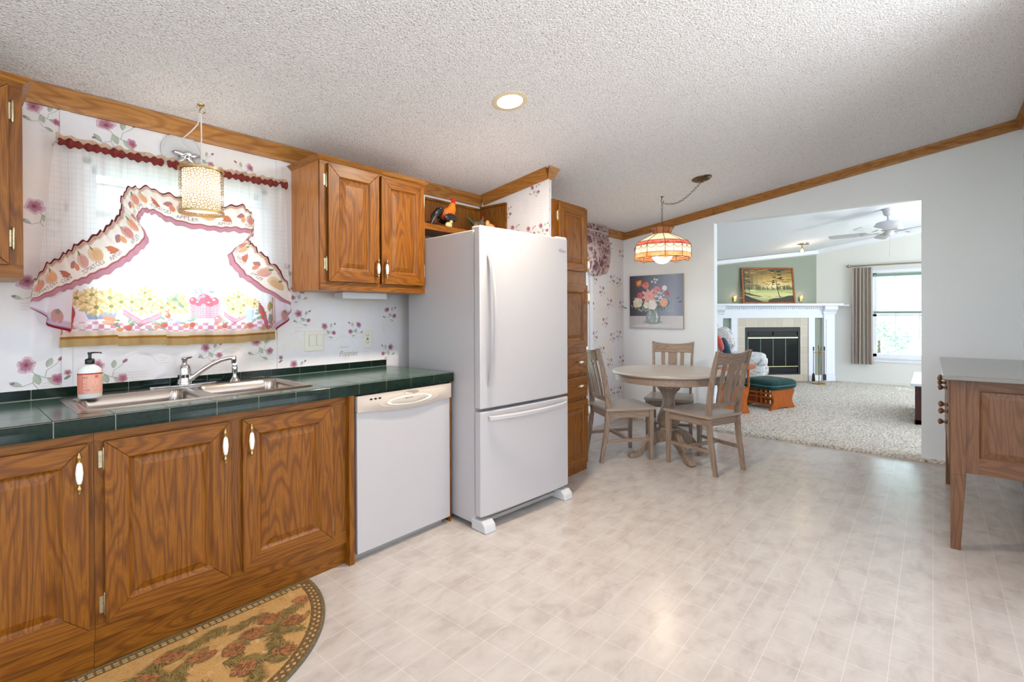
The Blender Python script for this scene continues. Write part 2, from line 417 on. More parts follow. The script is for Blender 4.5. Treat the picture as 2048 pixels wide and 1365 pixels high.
def beads(): pass
GR='#74806f'; STEM='#8d9986'
def flower(cv,x,y,r,seed=0,c0='#843a50',c1='#a6788a',c2='#cab4bc',tilt=1.0):
    q=random.Random(seed); a,b,d=q.random()*6,q.random()*6,q.uniform(.7,1.0)
    def o(t): return r*(1+.10*S_(5*t+a)+.05*S_(9*t+b))*(1-(1-d)*abs(C_(t+a)))
    cv.rings(x,y,o,[(.14,c0),(.34,mixc(c0,c1,.7)),(.62,c1),(.85,c2),(1,mixc(c2,'#b07a94',.45))],dx=r*q.uniform(-.25,.25),dy=r*q.uniform(-.2,.2))
    for k in range(3):
        t=a+k*2.1; cv.line([(x+r*.2*C_(t),y+r*.2*S_(t)),(x+r*.8*C_(t+.2),y+r*.8*S_(t+.2))],r*.05,'#9c6080')
def spray(cv,x,y,sc=1.0,seed=0,mirror=1,big=1.0):
    """a wallpaper cluster: bloom, second bloom, buds, curling stems and leaves"""
    q=random.Random(seed); m=mirror
    P=lambda a,b:(x+m*a*sc,y+b*sc)
    st=[P(0,0),P(.02,-.03),P(.045,-.045),P(.075,-.05)]; cv.line(st,.0022*sc,STEM)
    cv.line([P(.02,-.03),P(.015,-.06),P(.03,-.085),P(.06,-.095)],.002*sc,STEM)
    cv.line([P(.015,-.06),P(-.01,-.07),P(-.03,-.06)],.0018*sc,STEM)
    cv.line([P(.045,-.045),P(.05,-.02),P(.075,.0),P(.085,.015)],.0018*sc,STEM)
    for a,b,l,w,ro in((.02,-.03,.04,.022,-1.0),(.05,-.045,.045,.02,-.5),(-.01,-.068,.035,.016,2.6),(.05,-.01,.035,.018,1.2),(.035,-.085,.035,.014,-.2)):
        pr=ro+q.uniform(-.3,.3); pr=pr if m>0 else PI-pr
        cv.leaf(*P(a,b),l*sc,w*sc,pr,mixc(GR,'#b8c0b0',q.random()*.5),mixc(GR,'#d5d8cf',.5))
    flower(cv,*P(0,0),.030*sc*big,seed)
    flower(cv,*P(.078,-.052),.019*sc,seed+1,'#8c4258','#a26a80','#bf98a6')
    cv.ell(*P(.087,.018),.010*sc,.006*sc,'#9a5a72',.7*m); cv.ell(*P(-.033,-.058),.006*sc,.004*sc,'#8d6a72',.3)
    t=[]; 
    for k in range(14): t.append(P(.02+k*.0035,-.105+.006*S_(k*1.9)))
    cv.line(t,.0011*sc,'#a9a79f')
def scribble(cv,x,y,w,n,col='#b3aaa2',seed=0,h=.008):
    q=random.Random(seed)
    for k in range(n):
        yy=y-k*h*1.6; pts=[]; L=w*q.uniform(.6,1)
        N=int(L/.004)
        for i in range(N): pts.append((x+i*.004,yy+(h*.35)*S_(i*1.7+k)*q.uniform(.2,1)))
        if N>3: cv.line(pts,.0010,col)
    
def ymap(Y): return lambda a,b,h:(a,Y-h,b)
wm=MB()
def wallbox(mb,x0,x1,z0,z1,Y0=YW,Y1=YW+.12): mb.box(x0,Y0,z0,x1,Y1,z1)
KW=(.42,1.22,1.17,1.98); DW=(3.62,4.66,.50,2.05)
ztop=2.27
for a in((-2.2,KW[0],0,ztop),(KW[1],DW[0],0,ztop),(KW[0],KW[1],0,KW[2]),(KW[0],KW[1],KW[3],ztop),(DW[1],XR+.06,0,ztop),(DW[0],DW[1],0,DW[2]),(DW[0],DW[1],DW[3],ztop)): wallbox(wm,*a)
cv=Canvas()
kc=[(.265,2.15,.9,1),(.50,2.145,1.25,1),(.87,2.10,.8,1),(1.125,2.085,.85,-1),(.265,1.73,1.1,1),(.235,1.41,1.05,1),(.235,1.06,1.25,1),(.245,.60,1,1),(.465,1.035,1.15,1),(.90,1.10,.85,1),(1.15,1.115,1.0,1),(1.395,1.275,.8,1),(1.42,1.41,.75,-1),(1.56,1.195,.8,1),(1.80,1.20,.8,-1),(2.02,1.30,.8,1),(2.05,1.04,.8,-1),(1.365,.975,.8,1),(1.325,1.55,.8,1),(-.1,1.2,1.1,1),(-.35,1.05,1.1,-1)]
for i,(a,b,s_,m_) in enumerate(kc): spray(cv,a,b,s_,i*7+1,m_)
cv.text('Poppies',1.655,1.000,.052,'#a39488',0,.45,.8)
cv.text('Papaver',1.66,1.052,.020,'#b3a69b',.05,.4)
for a,b,w,n,sd in((1.83,1.02,.07,6,1),(1.37,1.19,.05,3,2),(.93,.99,.07,3,3),(.52,1.0,.20,6,4),(.22,1.32,.09,3,5),(.70,2.12,.08,3,6),(1.30,1.34,.05,5,7),(1.98,1.20,.07,5,8),(.28,.98,.05,2,9),(1.2,1.04,.06,5,10),(.7,1.06,.05,3,11)): scribble(cv,a,b,w,n,'#b3a79c',sd)
def circ(x,y,r,a0,a1,n=14): return [(x+r*C_(a0+(a1-a0)*k/n),y+r*S_(a0+(a1-a0)*k/n)) for k in range(n+1)]
for k,(a,b) in enumerate(((1.69,1.06),(.30,1.30),(.62,1.02),(1.03,1.02),(1.40,1.10))):
    cv.line(circ(a,b,.07,.3,2.6),.0012,'#b9b0a8'); cv.line(circ(a+.02,b-.03,.05,3.2,5.6),.001,'#c0b4aa')
dcx=[4.765,4.99,5.165,5.385]
dz={0:(2.05,1.68,1.36,1.03,.69,.42),1:(1.86,1.54,1.18,.85,.5),2:(2.07,1.68,1.40,1.00,.70,.35),3:(2.0,1.66,1.38,1.02,.72,.35)}
for i,x in enumerate(dcx):
    for j,z in enumerate(dz[i]): spray(cv,x-.02,z+.02,.95,100+i*9+j,1 if (i+j)%2 else -1,.8)
for i,(a,b) in enumerate(((5.17,1.85),(5.2,1.25),(5.02,1.70),(4.80,1.2),(5.2,.86),(4.85,.86))): scribble(cv,a,b,.09,7,'#c4bba8',30+i,.012)
wm.canvas(cv,ymap(YW))
struct('wall_window_side',wm,[PAPER,PRINT])
# battens over the wallpaper seams
for bx in(.362,1.285):
    mb=MB().box(bx-.017,YW-.005,.957,bx+.017,YW,2.18)
    b=Canvas()
    for k,z in enumerate((2.02,1.75,1.28,1.02)): flower(b,bx+.002,z,.014,60+k); b.leaf(bx-.012,z-.03,.03,.012,.6,GR)
    mb.canvas(b,ymap(YW-.005)); struct('trim_batten',mb,[PAPER,PRINT])
# wing wall beside the fridge
wg=MB().prism([(2.175,0),(YW,0),(YW,zc(YW)),(2.175,zc(2.175))],'x',2.95,2.995)
cv=Canvas()
for i,(a,b) in enumerate(((2.36,1.92),(2.32,2.23),(2.52,1.95),(2.24,1.93),(2.6,2.10))): spray(cv,a,b,.75,200+i,-1)
scribble(cv,2.36,2.16,.09,7,'#a9a097',50,.012); scribble(cv,2.22,2.12,.05,8,'#b5ab9f',51,.014)
wg.canvas(cv,lambda a,b,h:(2.95-h,a,b))
cv=Canvas()
for i,z in enumerate((2.2,2.05,1.93)): flower(cv,2.975,z,.012,210+i); cv.leaf(2.965,z-.03,.03,.01,1.2,GR)
wg.canvas(cv,lambda a,b,h:(a,2.175-h,b)); struct('wall_wing',wg,[PAPER,PRINT])
struct('trim_batten',MB().box(2.955,2.170,0,2.968,2.175,2.28).box(2.978,2.170,0,2.990,2.175,2.28),PAPER)
# right wall with the wide opening
OY0,OY1,OZ=.074,1.795,2.24
rw=MB()
rw.prism([(OY1,0),(YW,0),(YW,zc(YW)),(OY1,zc(OY1))],'x',XR,XR+.10)
rw.prism([(OY0,OZ),(OY1,OZ),(OY1,zc(OY1)),(OY0,zc(OY0))],'x',XR,XR+.10)
rw.prism([(YR-.02,0),(OY0,0),(OY0,zc(OY0)),(YR-.02,zc(YR))],'x',XR,XR+.10)
struct('wall_right',rw,WALLW)
struct('wall_right',MB().prism([(-4.0,0),(YR-.02,0),(YR-.02,zc(YR)),(-4.0,zc(-4.0))],'x',XR,XR+.10),WALLW)
struct('wall_behind_sideboard',MB().box(3.0,YR-.1,0,XR,YR,zc(YR)-.003),WALLW)
struct('baseboard_right',MB().box(XR-.012,YR,0,XR,OY0,.035),TRIMW)
struct('baseboard_right',MB().box(XR-.012,OY1,0,XR,YW,.04),TRIMW)
struct('wall_back',MB().box(-2.3,-4.2,0,-2.2,-2.4,2.75).box(-2.3,1.0,0,-2.2,YW+.12,2.25).box(-2.3,-2.4,0,-2.2,1.0,.7).box(-2.3,-2.4,2.15,-2.2,1.0,2.50),WALLW)  # unseen wall; its opening is added to light the right wall
bw=MB()
for a in((-2.2,-1.2,0,2.75),(.6,2.4,0,2.75),(4.4,XR,0,2.75),(-1.2,.6,2.1,2.75),(2.4,4.4,2.1,2.75)): bw.box(a[0],-4.3,a[2],a[1],-4.2,a[3])
struct('wall_unseen_side',bw,WALLW)  # unseen wall, added with openings that let daylight in
# crown mouldings
def crown_x(x0,x1,name='trim_crown_window_side'):
    z=zc(YW); pr=[(YW,z-.078),(YW-.014,z-.078),(YW-.018,z-.06),(YW-.030,z-.035),(YW-.040,z-.020),(YW-.052,z-.004+SL*.052),(YW,z)]
    struct(name,MB().prism(pr,'x',x0,x1),TRX)
crown_x(.205,1.357); crown_x(1.357,2.95); crown_x(3.44,XR)
crown_x(-2.2,.205)
def crown_y(xw,sgn,y0,y1,name):
    mb=MB(); pr=[(0,-.078),(.014,-.078),(.018,-.06),(.030,-.035),(.040,-.02),(.046,0),(0,0)]
    A=[mb.av((xw-sgn*a,y0,zc(y0)+b)) for a,b in pr];B=[mb.av((xw-sgn*a,y1,zc(y1)+b)) for a,b in pr]; n=len(pr)
    mb.af(A);mb.af(B[::-1])
    for i in range(n): j=(i+1)%n; mb.af((A[i],B[i],B[j],A[j]))
    struct(name,mb,TRY)
crown_y(XR,1,1.79,YW-.01,'trim_crown_right'); crown_y(XR,1,YR,1.787,'trim_crown_right')
crown_y(2.95,1,2.165,YW-.05,'trim_crown_wing')
z=zc(2.175)
struct('trim_crown_wing',MB().hexa([(2.936,2.161,z-.075),(3.004,2.161,z-.075),(2.995,2.175,z-.075),(2.95,2.175,z-.075)],[(2.905,2.125,z+.006),(3.045,2.125,z+.006),(2.995,2.175,z),(2.95,2.175,z)]),TRX)
pr=[(YR,0),(YR+.014,0),(YR+.046,.07),(YR,.078)]
struct('trim_crown_behind',MB().prism([(a,zc(YR)-.085+b) for a,b in pr],'x',3.0,XR-.002),TRX)

# ------------------------------------------------------------ windows
GLASS=glassy('window_glass','#f4fafa')
def window(n,x0,x1,z0,z1,Y,panes=2,cas=.055,mid=True):
    mb=MB(); j=.03
    mb.box(x0,Y,z0,x0+j,Y+.12,z1).box(x1-j,Y,z0,x1,Y+.12,z1).box(x0,Y,z1-j,x1,Y+.12,z1).box(x0,Y,z0,x1,Y+.12,z0+j)
    f=struct('window_%d'%n,mb,TRIMW)
    s=MB(); zm=(z0+z1)/2+(.165 if n==1 else 0)
    for a,b in((z0+j,zm+.015),(zm-.015,z1-j)):
        s.box(x0+j,Y+.05,a,x0+j+.025,Y+.08,b).box(x1-j-.025,Y+.05,a,x1-j,Y+.08,b).box(x0+j,Y+.05,a,x1-j,Y+.08,a+.03).box(x0+j,Y+.05,b-.03,x1-j,Y+.08,b)
    part('sash',s,TRIMW,f)
    part('pane',MB().box(x0+j,Y+.063,z0+j,x1-j,Y+.067,z1-j),GLASS,f)
    return f
window(1,*KW[:2],*KW[2:],YW); f=window(2,DW[0],DW[1],DW[2],DW[3],YW)
part('casing',MB().box(DW[0]-.05,YW-.015,DW[2]-.05,DW[0],YW,DW[3]+.05).box(DW[1],YW-.015,DW[2]-.05,DW[1]+.055,YW,DW[3]+.05).box(DW[0],YW-.015,DW[3],DW[1],YW,DW[3]+.05).box(DW[0]-.07,YW-.03,DW[2]-.03,DW[1]+.07,YW,DW[2]),TRIMW,f)

# ============================================================ BASE CABINETS
def door(parent,x0,x1,z0,z1,Y,th=.020,rail=.070,name='door',mats=None,arch=False):
    """raised panel door, front face at Y (facing -Y)"""
    mb=MB(); ya,yb=Y,Y+th
    r=rail
    q=.0004
    mb.m=0; mb.prism([(x0,z0+q),(x0+r,z0+r+q),(x0+r,z1-r-q),(x0,z1-q)],'y',ya,yb).prism([(x1,z0+q),(x1,z1-q),(x1-r,z1-r-q),(x1-r,z0+r+q)],'y',ya,yb)
    mb.m=1; mb.prism([(x0+q,z0),(x1-q,z0),(x1-r-q,z0+r),(x0+r+q,z0+r)],'y',ya,yb).prism([(x0+r+q,z1-r),(x1-r-q,z1-r),(x1-q,z1),(x0+q,z1)],'y',ya,yb)
    mb.m=0
    # cove around the field, then bevelled raised field
    def ring(xa,xb,za,zb,y): return [mb.av(p) for p in((xa,y,za),(xb,y,za),(xb,y,zb),(xa,y,zb))]
    e=.0005
    R0=ring(x0+r-e,x1-r+e,z0+r-e,z1-r+e,ya+.0015); R1=ring(x0+r+.008,x1-r-.008,z0+r+.008,z1-r-.008,ya+.010); R2_=ring(x0+r+.014,x1-r-.014,z0+r+.014,z1-r-.014,ya+.011); R3=ring(x0+r+.040,x1-r-.040,z0+r+.040,z1-r-.040,ya+.003)
    for A,B in((R0,R1),(R1,R2_),(R2_,R3)):
        for i in range(4): j=(i+1)%4; mb.af((A[i],A[j],B[j],B[i]))
    mb.af(R3)
    return part(name,mb,mats or [OAKZ,OAKX],parent,bev=.0022)
def pull(parent,x,z,Y,vert=True,L=.10):
    mb=MB(); kk=L/.10; h=.05
    def put(prof,m):
        mb.m=m; mb.mark(); prof=[(a*min(kk,1.3),b*kk) for a,b in prof]
        mb.lathe(prof,14,(0,0,0),'z')
        if not vert: mb.xf(Matrix.Rotation(PI/2,4,'Y'))
        for i in range(mb.k,len(mb.v)): a=mb.v[i]; mb.v[i]=(a[0]+x,a[1]+Y-.022,a[2]+z)
    put([(0,-h),(.0035,-h+.003),(.003,-h+.008),(.0058,-h+.012),(.0058,-h+.016),(.0032,-h+.020),(.0045,-h+.026)],0)
    put([(.0045,-h+.026),(.0068,-h+.034),(.0085,0),(.0068,h-.034),(.0045,h-.026)],1)
    put([(.0045,h-.026),(.0032,h-.020),(.0058,h-.016),(.0058,h-.012),(.003,h-.008),(.0035,h-.003),(0,h)],0)
    mb.m=0
    for s_ in(-1,1):
        q=s_*(h-.014)*kk; a=(x,Y-.022,z+q) if vert else (x+q,Y-.022,z); b=(a[0],Y+.001,a[2])
        mb.tube([a,b],.003,8)
    part('handle',mb,[BRASS,PORC],parent,smooth=True)
def hinge(parent,x,z,Y):
    mb=MB().box(x-.012,Y-.002,z-.030,x+.002,Y+.0005,z+.030).lathe([(0,-.044),(.003,-.041),(.0045,-.034),(.0045,.034),(.003,.041),(0,.044)],10,(x+.003,Y-.004,z))
    for k in range(4): mb.lathe([(.0052,-.0015),(.0052,.0015)],10,(x+.003,Y-.004,z-.018+k*.012))
    part('hinge',mb,HINGE,parent,smooth=True)
FY=2.255  # face frame plane
def base_cab(label,x0,x1,doors,endpanel=False,group=None):
    t=thing('base_cabinet',label,'cabinet',((x0+x1)/2,2.56,0),0,group)
    b=MB(); b.box(x0,FY+.02,.11,x0+.016,YW-.01,.845).box(x1-.016,FY+.02,.11,x1,YW-.01,.845).box(x0+.016,FY+.02,.11,x1-.016,YW-.01,.126).box(x0+.016,YW-.02,.126,x1-.016,YW-.01,.845)
    part('body',b,OAKF,t)
    f=MB(); xs=[x0]; 
    f.m=1; f.box(x0,FY,.815,x1,FY+.02,.858).box(x0,FY,.112,x1,FY+.02,.17); f.m=0
    edges=[x0]+[v for d in doors for v in d[:2]]+[x1]
    for a,c in zip(edges[::2],edges[1::2]): f.box(a,FY+.0006,.17,c,FY+.0194,.815) if c>a else None
    f.box(x0,FY+.019,.17,x1,FY+.02,.815)
    part('face_frame',f,[OAKZ,OAKX],t)
    part('toe_kick',MB().box(x0,FY+.020,0,x1,FY+.036,.112),OAKX,t)
    if endpanel: part('end_panel',MB().box(x1,FY-.028,0,x1+.028,YW-.02,.858),OAKZ,t)
    for d in doors:
        dd=door(t,d[0]-.006,d[1]+.006,.163,.82,FY-.019)
        hx=d[1]-.022 if d[2]=='r' else d[0]+.022
        pull(dd,hx,.728,FY-.019,L=.15)
        ex=d[0]-.008 if d[2]=='r' else d[1]+.008
        for z in(.755,.235): hinge(dd,ex,z,FY)
    return t
base_cab('golden oak base cabinet at the far left of the counter, left of the sink cabinet',-.62,.352,[(-.08,.330,'r')])
base_cab('golden oak sink base cabinet with two raised panel doors under the steel sink',.353,1.337,[(.385,.787,'r'),(.846,1.250,'l')],True)

# ------------------------------------------------------------ countertop
t=thing('countertop','dark green tiled countertop with pale grout and low tiled backsplash','countertop',(.7,2.22,.858))
CX0,CX1,CYF=-.62,2.040,2.22
core=MB()
HX0,HX1,HY0,HY1=.35,1.20,2.36,2.765
for a in((CX0,HX0,2.24,2.86),(HX1,CX1-.012,2.24,2.86),(HX0,HX1,2.24,HY0),(HX0,HX1,HY1,2.86)): core.box(a[0],a[2],.862,a[1],a[3],.9118)
part('edge_grout',MB().box(CX0,2.2225,.859,CX1-.003,2.2395,.9125),GROUT,t)
part('core',core,plain('green_grey_grout','#6c7a70',.8),t)
tops=MB(); TS=.164; xo=.2445; g=.0012
def tile_top(mb,x0,x1,y0,y1): 
    if x1-x0>.004 and y1-y0>.004: mb.box(x0+g,y0+g,.9116,x1-g,y1-g,.914)
ys=[2.2375,2.3975,2.5615,2.7255,2.862]
k=math.floor((CX0-xo)/TS)
X=xo+k*TS
while X<CX1:
    a,b=max(X,CX0),min(X+TS,CX1-.006)
    for c,d in zip(ys,ys[1:]):
        # leave the sink hole free
        if b<=HX0 or a>=HX1 or d<=HY0 or c>=HY1: tile_top(tops,a,b,c,d)
        else:
            tile_top(tops,a,b,c,HY0); tile_top(tops,a,b,HY1,d)
            yy=(max(c,HY0),min(d,HY1))
            tile_top(tops,a,HX0,*yy); tile_top(tops,HX1,b,*yy)
    X+=TS
part('tile_top',tops,TILET,t)
ed=MB(); X=xo+k*TS
while X<CX1-.01:
    a,b=max(X,CX0),min(X+TS,CX1)
    pr=[(CYF,.8585),(CYF,.908),(CYF+.003,.9125),(CYF+.008,.9142),(CYF+.017,.9142),(CYF+.017,.8585)]
    ed.prism(pr,'x',a+.0013,b-.0013); X+=TS
pr=[(CX1,.8585),(CX1,.908),(CX1-.003,.9125),(CX1-.008,.9142),(CX1-.0145,.9142),(CX1-.0145,.8585)]
y=CYF+.019
part('edge_tiles',ed,TILE,t,smooth=True)
bs=MB(); gb=MB().box(CX0,2.866,.912,2.007,YW,.956); X=.2476+k*TS
while X<2.0:
    a,b=max(X,CX0),min(X+TS,2.007); bs.box(a+.0013,2.8615,.917,b-.0013,2.8665,.9575); X+=TS
part('backsplash_grout',gb,GROUT,t); part('backsplash_tiles',bs,TILE,t,bev=.0015)

# ------------------------------------------------------------ sink
t=thing('kitchen_sink','double bowl stainless steel drop-in sink in the green tiled counter','sink',(.77,2.56,.914))
def rr(px,py,x0,x1,y0,y1,r):
    dx=abs(px-(x0+x1)/2)-(x1-x0)/2+r; dy=abs(py-(y0+y1)/2)-(y1-y0)/2+r
    return math.hypot(max(dx,0),max(dy,0))+min(max(dx,dy),0)-r
SX0,SX1,SY0,SY1=.322,1.222,2.332,2.845
def sfn(u,v):
    x=SX0+(SX1-SX0)*u; y=SY0+(SY1-SY0)*v
    d=min(rr(x,y,.362,.752,2.372,2.735,.055),rr(x,y,.798,1.182,2.372,2.735,.055))
    e=-rr(x,y,SX0,SX1,SY0,SY1,.03)
    z=.9205
    if e<.012: z=.9145+.006*max(0,min(1,e/.012))
    if d<.010: z-= .004*(1-max(0,d)/.010)
    if d<0:
        q=min(1,-d/.014); z=.9165-.165*(q*q*(3-2*q)) - (.006*min(1,max(0,-d-.014)/.12))
    return (x,y,z)
mb=MB().grid(230,130,sfn)
part('basin',mb,STEEL,t,smooth=True,angle=180)
for cx in(.557,.99): part('drain',MB().lathe([(0,.7455),(.03,.7455),(.042,.7475),(.045,.7465)],20,(cx,2.55,0),caps=False),CHROME,t,smooth=True)
# faucet
t=thing('kitchen_faucet','chrome single lever faucet with long low spout behind the sink divider','faucet',(.785,2.80,.9205))
mb=MB().prism([(.785+.115*C_(a)+(.03 if C_(a)>0 else -.03),2.80+.028*S_(a)) for a in [2*PI*k/24 for k in range(24)]],'z',.9205,.928)
part('base_plate',mb,CHROME,t,bev=.003)
part('body',MB().lathe([(.033,.928),(.033,.936),(.030,.940),(.0295,.975),(.0305,.977),(.0295,.979),(.029,.998),(.026,1.012),(.020,1.022),(.0185,1.024),(.013,1.026)],24,(.785,2.80,0)),CHROME,t,smooth=True)
part('lever',MB().lathe([(.0115,1.024),(.0115,1.040),(.013,1.046),(.016,1.052),(.016,1.056),(.0115,1.060),(0,1.062)],18,(.785,2.80,0)).tube([(.785,2.795,1.053),(.800,2.775,1.060),(.806,2.765,1.062)],[.005,.005,.004],8),CHROME,t,smooth=True)
sp=[(.795,2.79,.942),(.815,2.778,.962),(.85,2.757,.995),(.888,2.734,1.025),(.92,2.715,1.043),(.95,2.697,1.052),(.962,2.690,1.052)]
part('spout',MB().tube(sp,[.0125,.0125,.012,.0115,.011,.011,.011],14),CHROME,t,smooth=True)
part('aerator',MB().lathe([(.010,1.024),(.0115,1.026),(.0115,1.036),(.013,1.038),(.013,1.056),(.010,1.061),(0,1.062)],18,(.968,2.687,0)),CHROME,t,smooth=True)
single('sink_sprayer',MB().lathe([(.026,.9205),(.024,.925),(.014,.938),(.0125,.95),(.0135,.975),(.0155,.99),(.0135,1.0),(.010,1.004)],20,(1.015,2.805,0)).ell((1.012,2.797,1.008),(.012,.014,.013),16,10).tube([(1.012,2.80,1.008),(1.008,2.782,1.012)],[.009,.010],12),CHROME,'chrome pull-out side sprayer standing right of the faucet','sprayer',smooth=True)
# soap bottle
t=thing('soap_bottle','hand soap bottle with coral label and black pump on the sink edge','soap bottle',(.412,2.700,.9205))
sx,sy=1,.62
part('bottle',MB().lathe([(.036,.9205),(.040,.926),(.0405,1.03),(.038,1.042),(.028,1.054),(.015,1.061),(.013,1.066)],32,(.412,2.70,0),sx=sx,sy=sy),plain('soap_bottle_plastic','#dfe3e0',.3),t,smooth=True)
lb=MB(); RX,RY=.0412,.0412*.62
def lm(a,b,h):
    th=-PI/2-.22+a/.040; return (.412+(RX+h)*C_(th),2.70+(RY+h)*S_(th),b)
N=40
for i in range(N):
    a0,a1=-.062+.124*i/N,-.062+.124*(i+1)/N; c=lin('#d8826c' if i<14 else '#e3a894')
    q=[lb.av(lm(a,b,0),c) for a,b in((a0,.940),(a1,.940),(a1,1.025),(a0,1.025))]; lb.af(q)
cv=Canvas()
for i in range(26):
    a=-.062+.124*i/26; cv.rect(a,1.021,a+.0052,1.0265,'#a83226')
cv.text("ER'S",-.0195,1.004,.0125,'#5c1f1a',0,0,.8); cv.text('D A Y',-.0195,.996,.0055,'#5c1f1a')
for k in range(7): cv.rect(-.0195,.990-k*.0042,-.0195+.016-.002*(k%3),.9915-k*.0042,'#a04a3c')
cv.text('TION',-.0195,.953,.0095,'#5c1f1a'); cv.rect(-.0195,.948,-.004,.9495,'#8a3a30'); cv.rect(-.0195,.944,-.008,.9455,'#8a3a30')
cv.rect(.021,1.006,.032,1.017,'#d06a58'); 
for k in range(6): cv.rect(.013,.997-k*.0035,.030,.9985-k*.0035,'#f0cabc')
cv.rect(.013,.964,.032,.971,'#dc8672'); cv.text('12.5',.017,.951,.0075,'#a85848')
lb.canvas(cv,lm,0,h0=.0003,eps=.00002)
part('label',lb,attr_mat('soap_label_print',.5),t,smooth=False)
part('pump',MB().lathe([(.0155,1.064),(.0165,1.066),(.0165,1.082),(.014,1.085),(.008,1.087),(.0055,1.088),(.0055,1.104),(.0075,1.106),(.0075,1.113),(0,1.114)],20,(.412,2.70,0)).tube([(.412,2.70,1.110),(.428,2.695,1.1115),(.447,2.69,1.110),(.449,2.69,1.105)],[.0035,.003,.0025,.002],8),BLACK,t,smooth=True)

# ------------------------------------------------------------ dishwasher
t=thing('dishwasher','white built-in dishwasher with bisque control panel under the counter end','dishwasher',(1.70,2.5,0))
X0,X1=1.384,2.018
part('tub',MB().box(X0+.004,2.262,.05,X1-.004,2.80,.85),plain('dark_tub','#1a1a1a',.7),t)
part('door',MB().box(X0,2.232,.036,X1,2.262,.765),WHITE,t,bev=.004)
# control panel with a curved lower lip
mb=MB(); N=40
def lipz(u): return .764-.020*max(0,S_(PI*min(max((u-.05)/.95,0),1)))**1.2
def yb(u,v):
    e=max(0,1-((u-.52)/.42)**2)
    w=max(0,1-((v-.35)/.36)**2)
    return 2.226-.012*(1-v)*e**.5 if e>0 else 2.226
def pf(u,v):
    zl=lipz(u); z=zl+(.849-zl)*v; x=X0-.003+(X1-X0+.006)*u
    y=2.222-.016*S_(PI*u)**.8*max(0,S_(PI*min(1,v*1.15)))
    return (x,y,z)
mb.grid(N,16,pf); mb.box(X0-.003,2.2225,.768,X1+.003,2.262,.849)
cv=Canvas()
cx=(X0+X1)/2+.005
cv.poly([(cx+.20*math.copysign(abs(C_(a))**1.0,C_(a)),.796+.034*S_(a)*abs(S_(a))**.15) for a in [2*PI*k/40 for k in range(40)]],'#c6b7aa')
cv.poly([(cx+.155*C_(a),.796+.024*S_(a)) for a in [2*PI*k/40 for k in range(40)]],'#dcd6cf')
cv.ell(cx+.015,.832,.052,.010,'#8f8378'); cv.ell(cx+.015,.832,.048,.0085,'#d8cbbc')
for k in range(3): cv.ell(X0+.075+k*.026,.826,.009,.0045,'#161412')
for k in range(4): cv.ell(cx-.118+k*.022,.790-.0*k,.0055,.0045,'#a8aaa0'); cv.ell(cx+.058+k*.020,.792+.002*k,.0055,.0045,'#9aa39c')
for k in range(3): cv.ell(cx-.018+k*.022,.790,.0045,.0045,'#bcbdb6')
cv.text('MAYTAG',cx-.022,.803,.010,'#4a4a4c'); cv.ell(cx-.030,.8065,.004,.004,'#3a3a3c')
for a,b in((-.09,.805),(-.055,.807),(.045,.808),(.085,.808)): cv.rect(cx+a,b,cx+a+.018,b+.0015,'#9c9790')
def pm(a,b,h):
    u=(a-X0+.003)/(X1-X0+.006); zl=lipz(u); v=(b-zl)/(.849-zl); p=pf(u,v); return (a,p[1]-h-.0006,b)
mb.canvas(cv,pm,1,h0=.0004,eps=.0002)
part('control_panel',mb,[BISQ,attr_mat('control_print',.4)],t,smooth=True)
part('kick_plate',MB().box(X0+.006,2.275,0.0,X1-.03,2.285,.036),GREYP,t)
single('filler_panel',MB().box(2.0225,2.24,0,2.034,2.60,.857),OAKZ,'narrow oak filler panel between the dishwasher and the fridge','panel')
# ============================================================ UPPER CABINETS
def upper(label,x0,x1,doors,y0=2.543,z0=1.405,z1=2.118):
    t=thing('wall_cabinet',label,'cabinet',((x0+x1)/2,(y0+YW)/2,z0))
    part('body',MB().box(x0,y0+.018,z0,x1,YW-.002,z1),OAKF,t)
    f=MB(); f.m=1; f.box(x0,y0,z0,x1,y0+.018,z0+.05).box(x0,y0,z1-.02,x1,y0+.018,z1); f.m=0
    f.box(x0,y0+.0005,z0+.05,x0+.04,y0+.0175,z1-.02).box(x1-.04,y0+.0005,z0+.05,x1,y0+.0175,z1-.02).box(x0+.04,y0+.010,z0+.05,x1-.04,y0+.0175,z1-.02)
    part('face_frame',f,[OAKZ,OAKX],t)
    cr=MB().hexa([(x0-.004,y0-.004,z1),(x1+.004,y0-.004,z1),(x1+.004,YW,z1),(x0-.004,YW,z1)],[(x0-.028,y0-.030,z1+.022),(x1+.028,y0-.030,z1+.022),(x1+.028,YW,z1+.022),(x0-.028,YW,z1+.022)])
    part('crown',cr,TRX,t)
    for a,b,s_ in doors:
        d=door(t,a,b,z0+.048,z1-.012,y0-.019,rail=.066)
        pull(d,b-.022 if s_=='r' else a+.022,z0+.135,y0-.019,L=.125)
        for z in(z0+.145,z1-.105): hinge(d,a-.008 if s_=='r' else b+.008,z,y0)
    return t
upper('golden oak wall cabinet with two raised panel doors above the dishwasher',1.357,2.088,[(1.398,1.725,'r'),(1.741,2.068,'l')])
upper('golden oak wall cabinet cut off by the left edge of the photo, above the counter',-.62,.203,[(-.57,-.215,'r'),(-.20,.166,'l')])
# visible hinge ferrules use the same hardware; under-cabinet light
t=thing('under_cabinet_light','slim white light bar under the two-door wall cabinet','light',(1.70,2.70,1.37))
part('housing',MB().box(1.56,2.66,1.363,1.872,2.76,1.4045),WHITE2,t,bev=.006)
part('cord',MB().tube([(1.872,2.72,1.385),(1.89,2.725,1.368),(1.93,2.73,1.372),(1.97,2.74,1.395),(1.99,2.75,1.4045)],.0022,6),WHITE2,t,smooth=True)
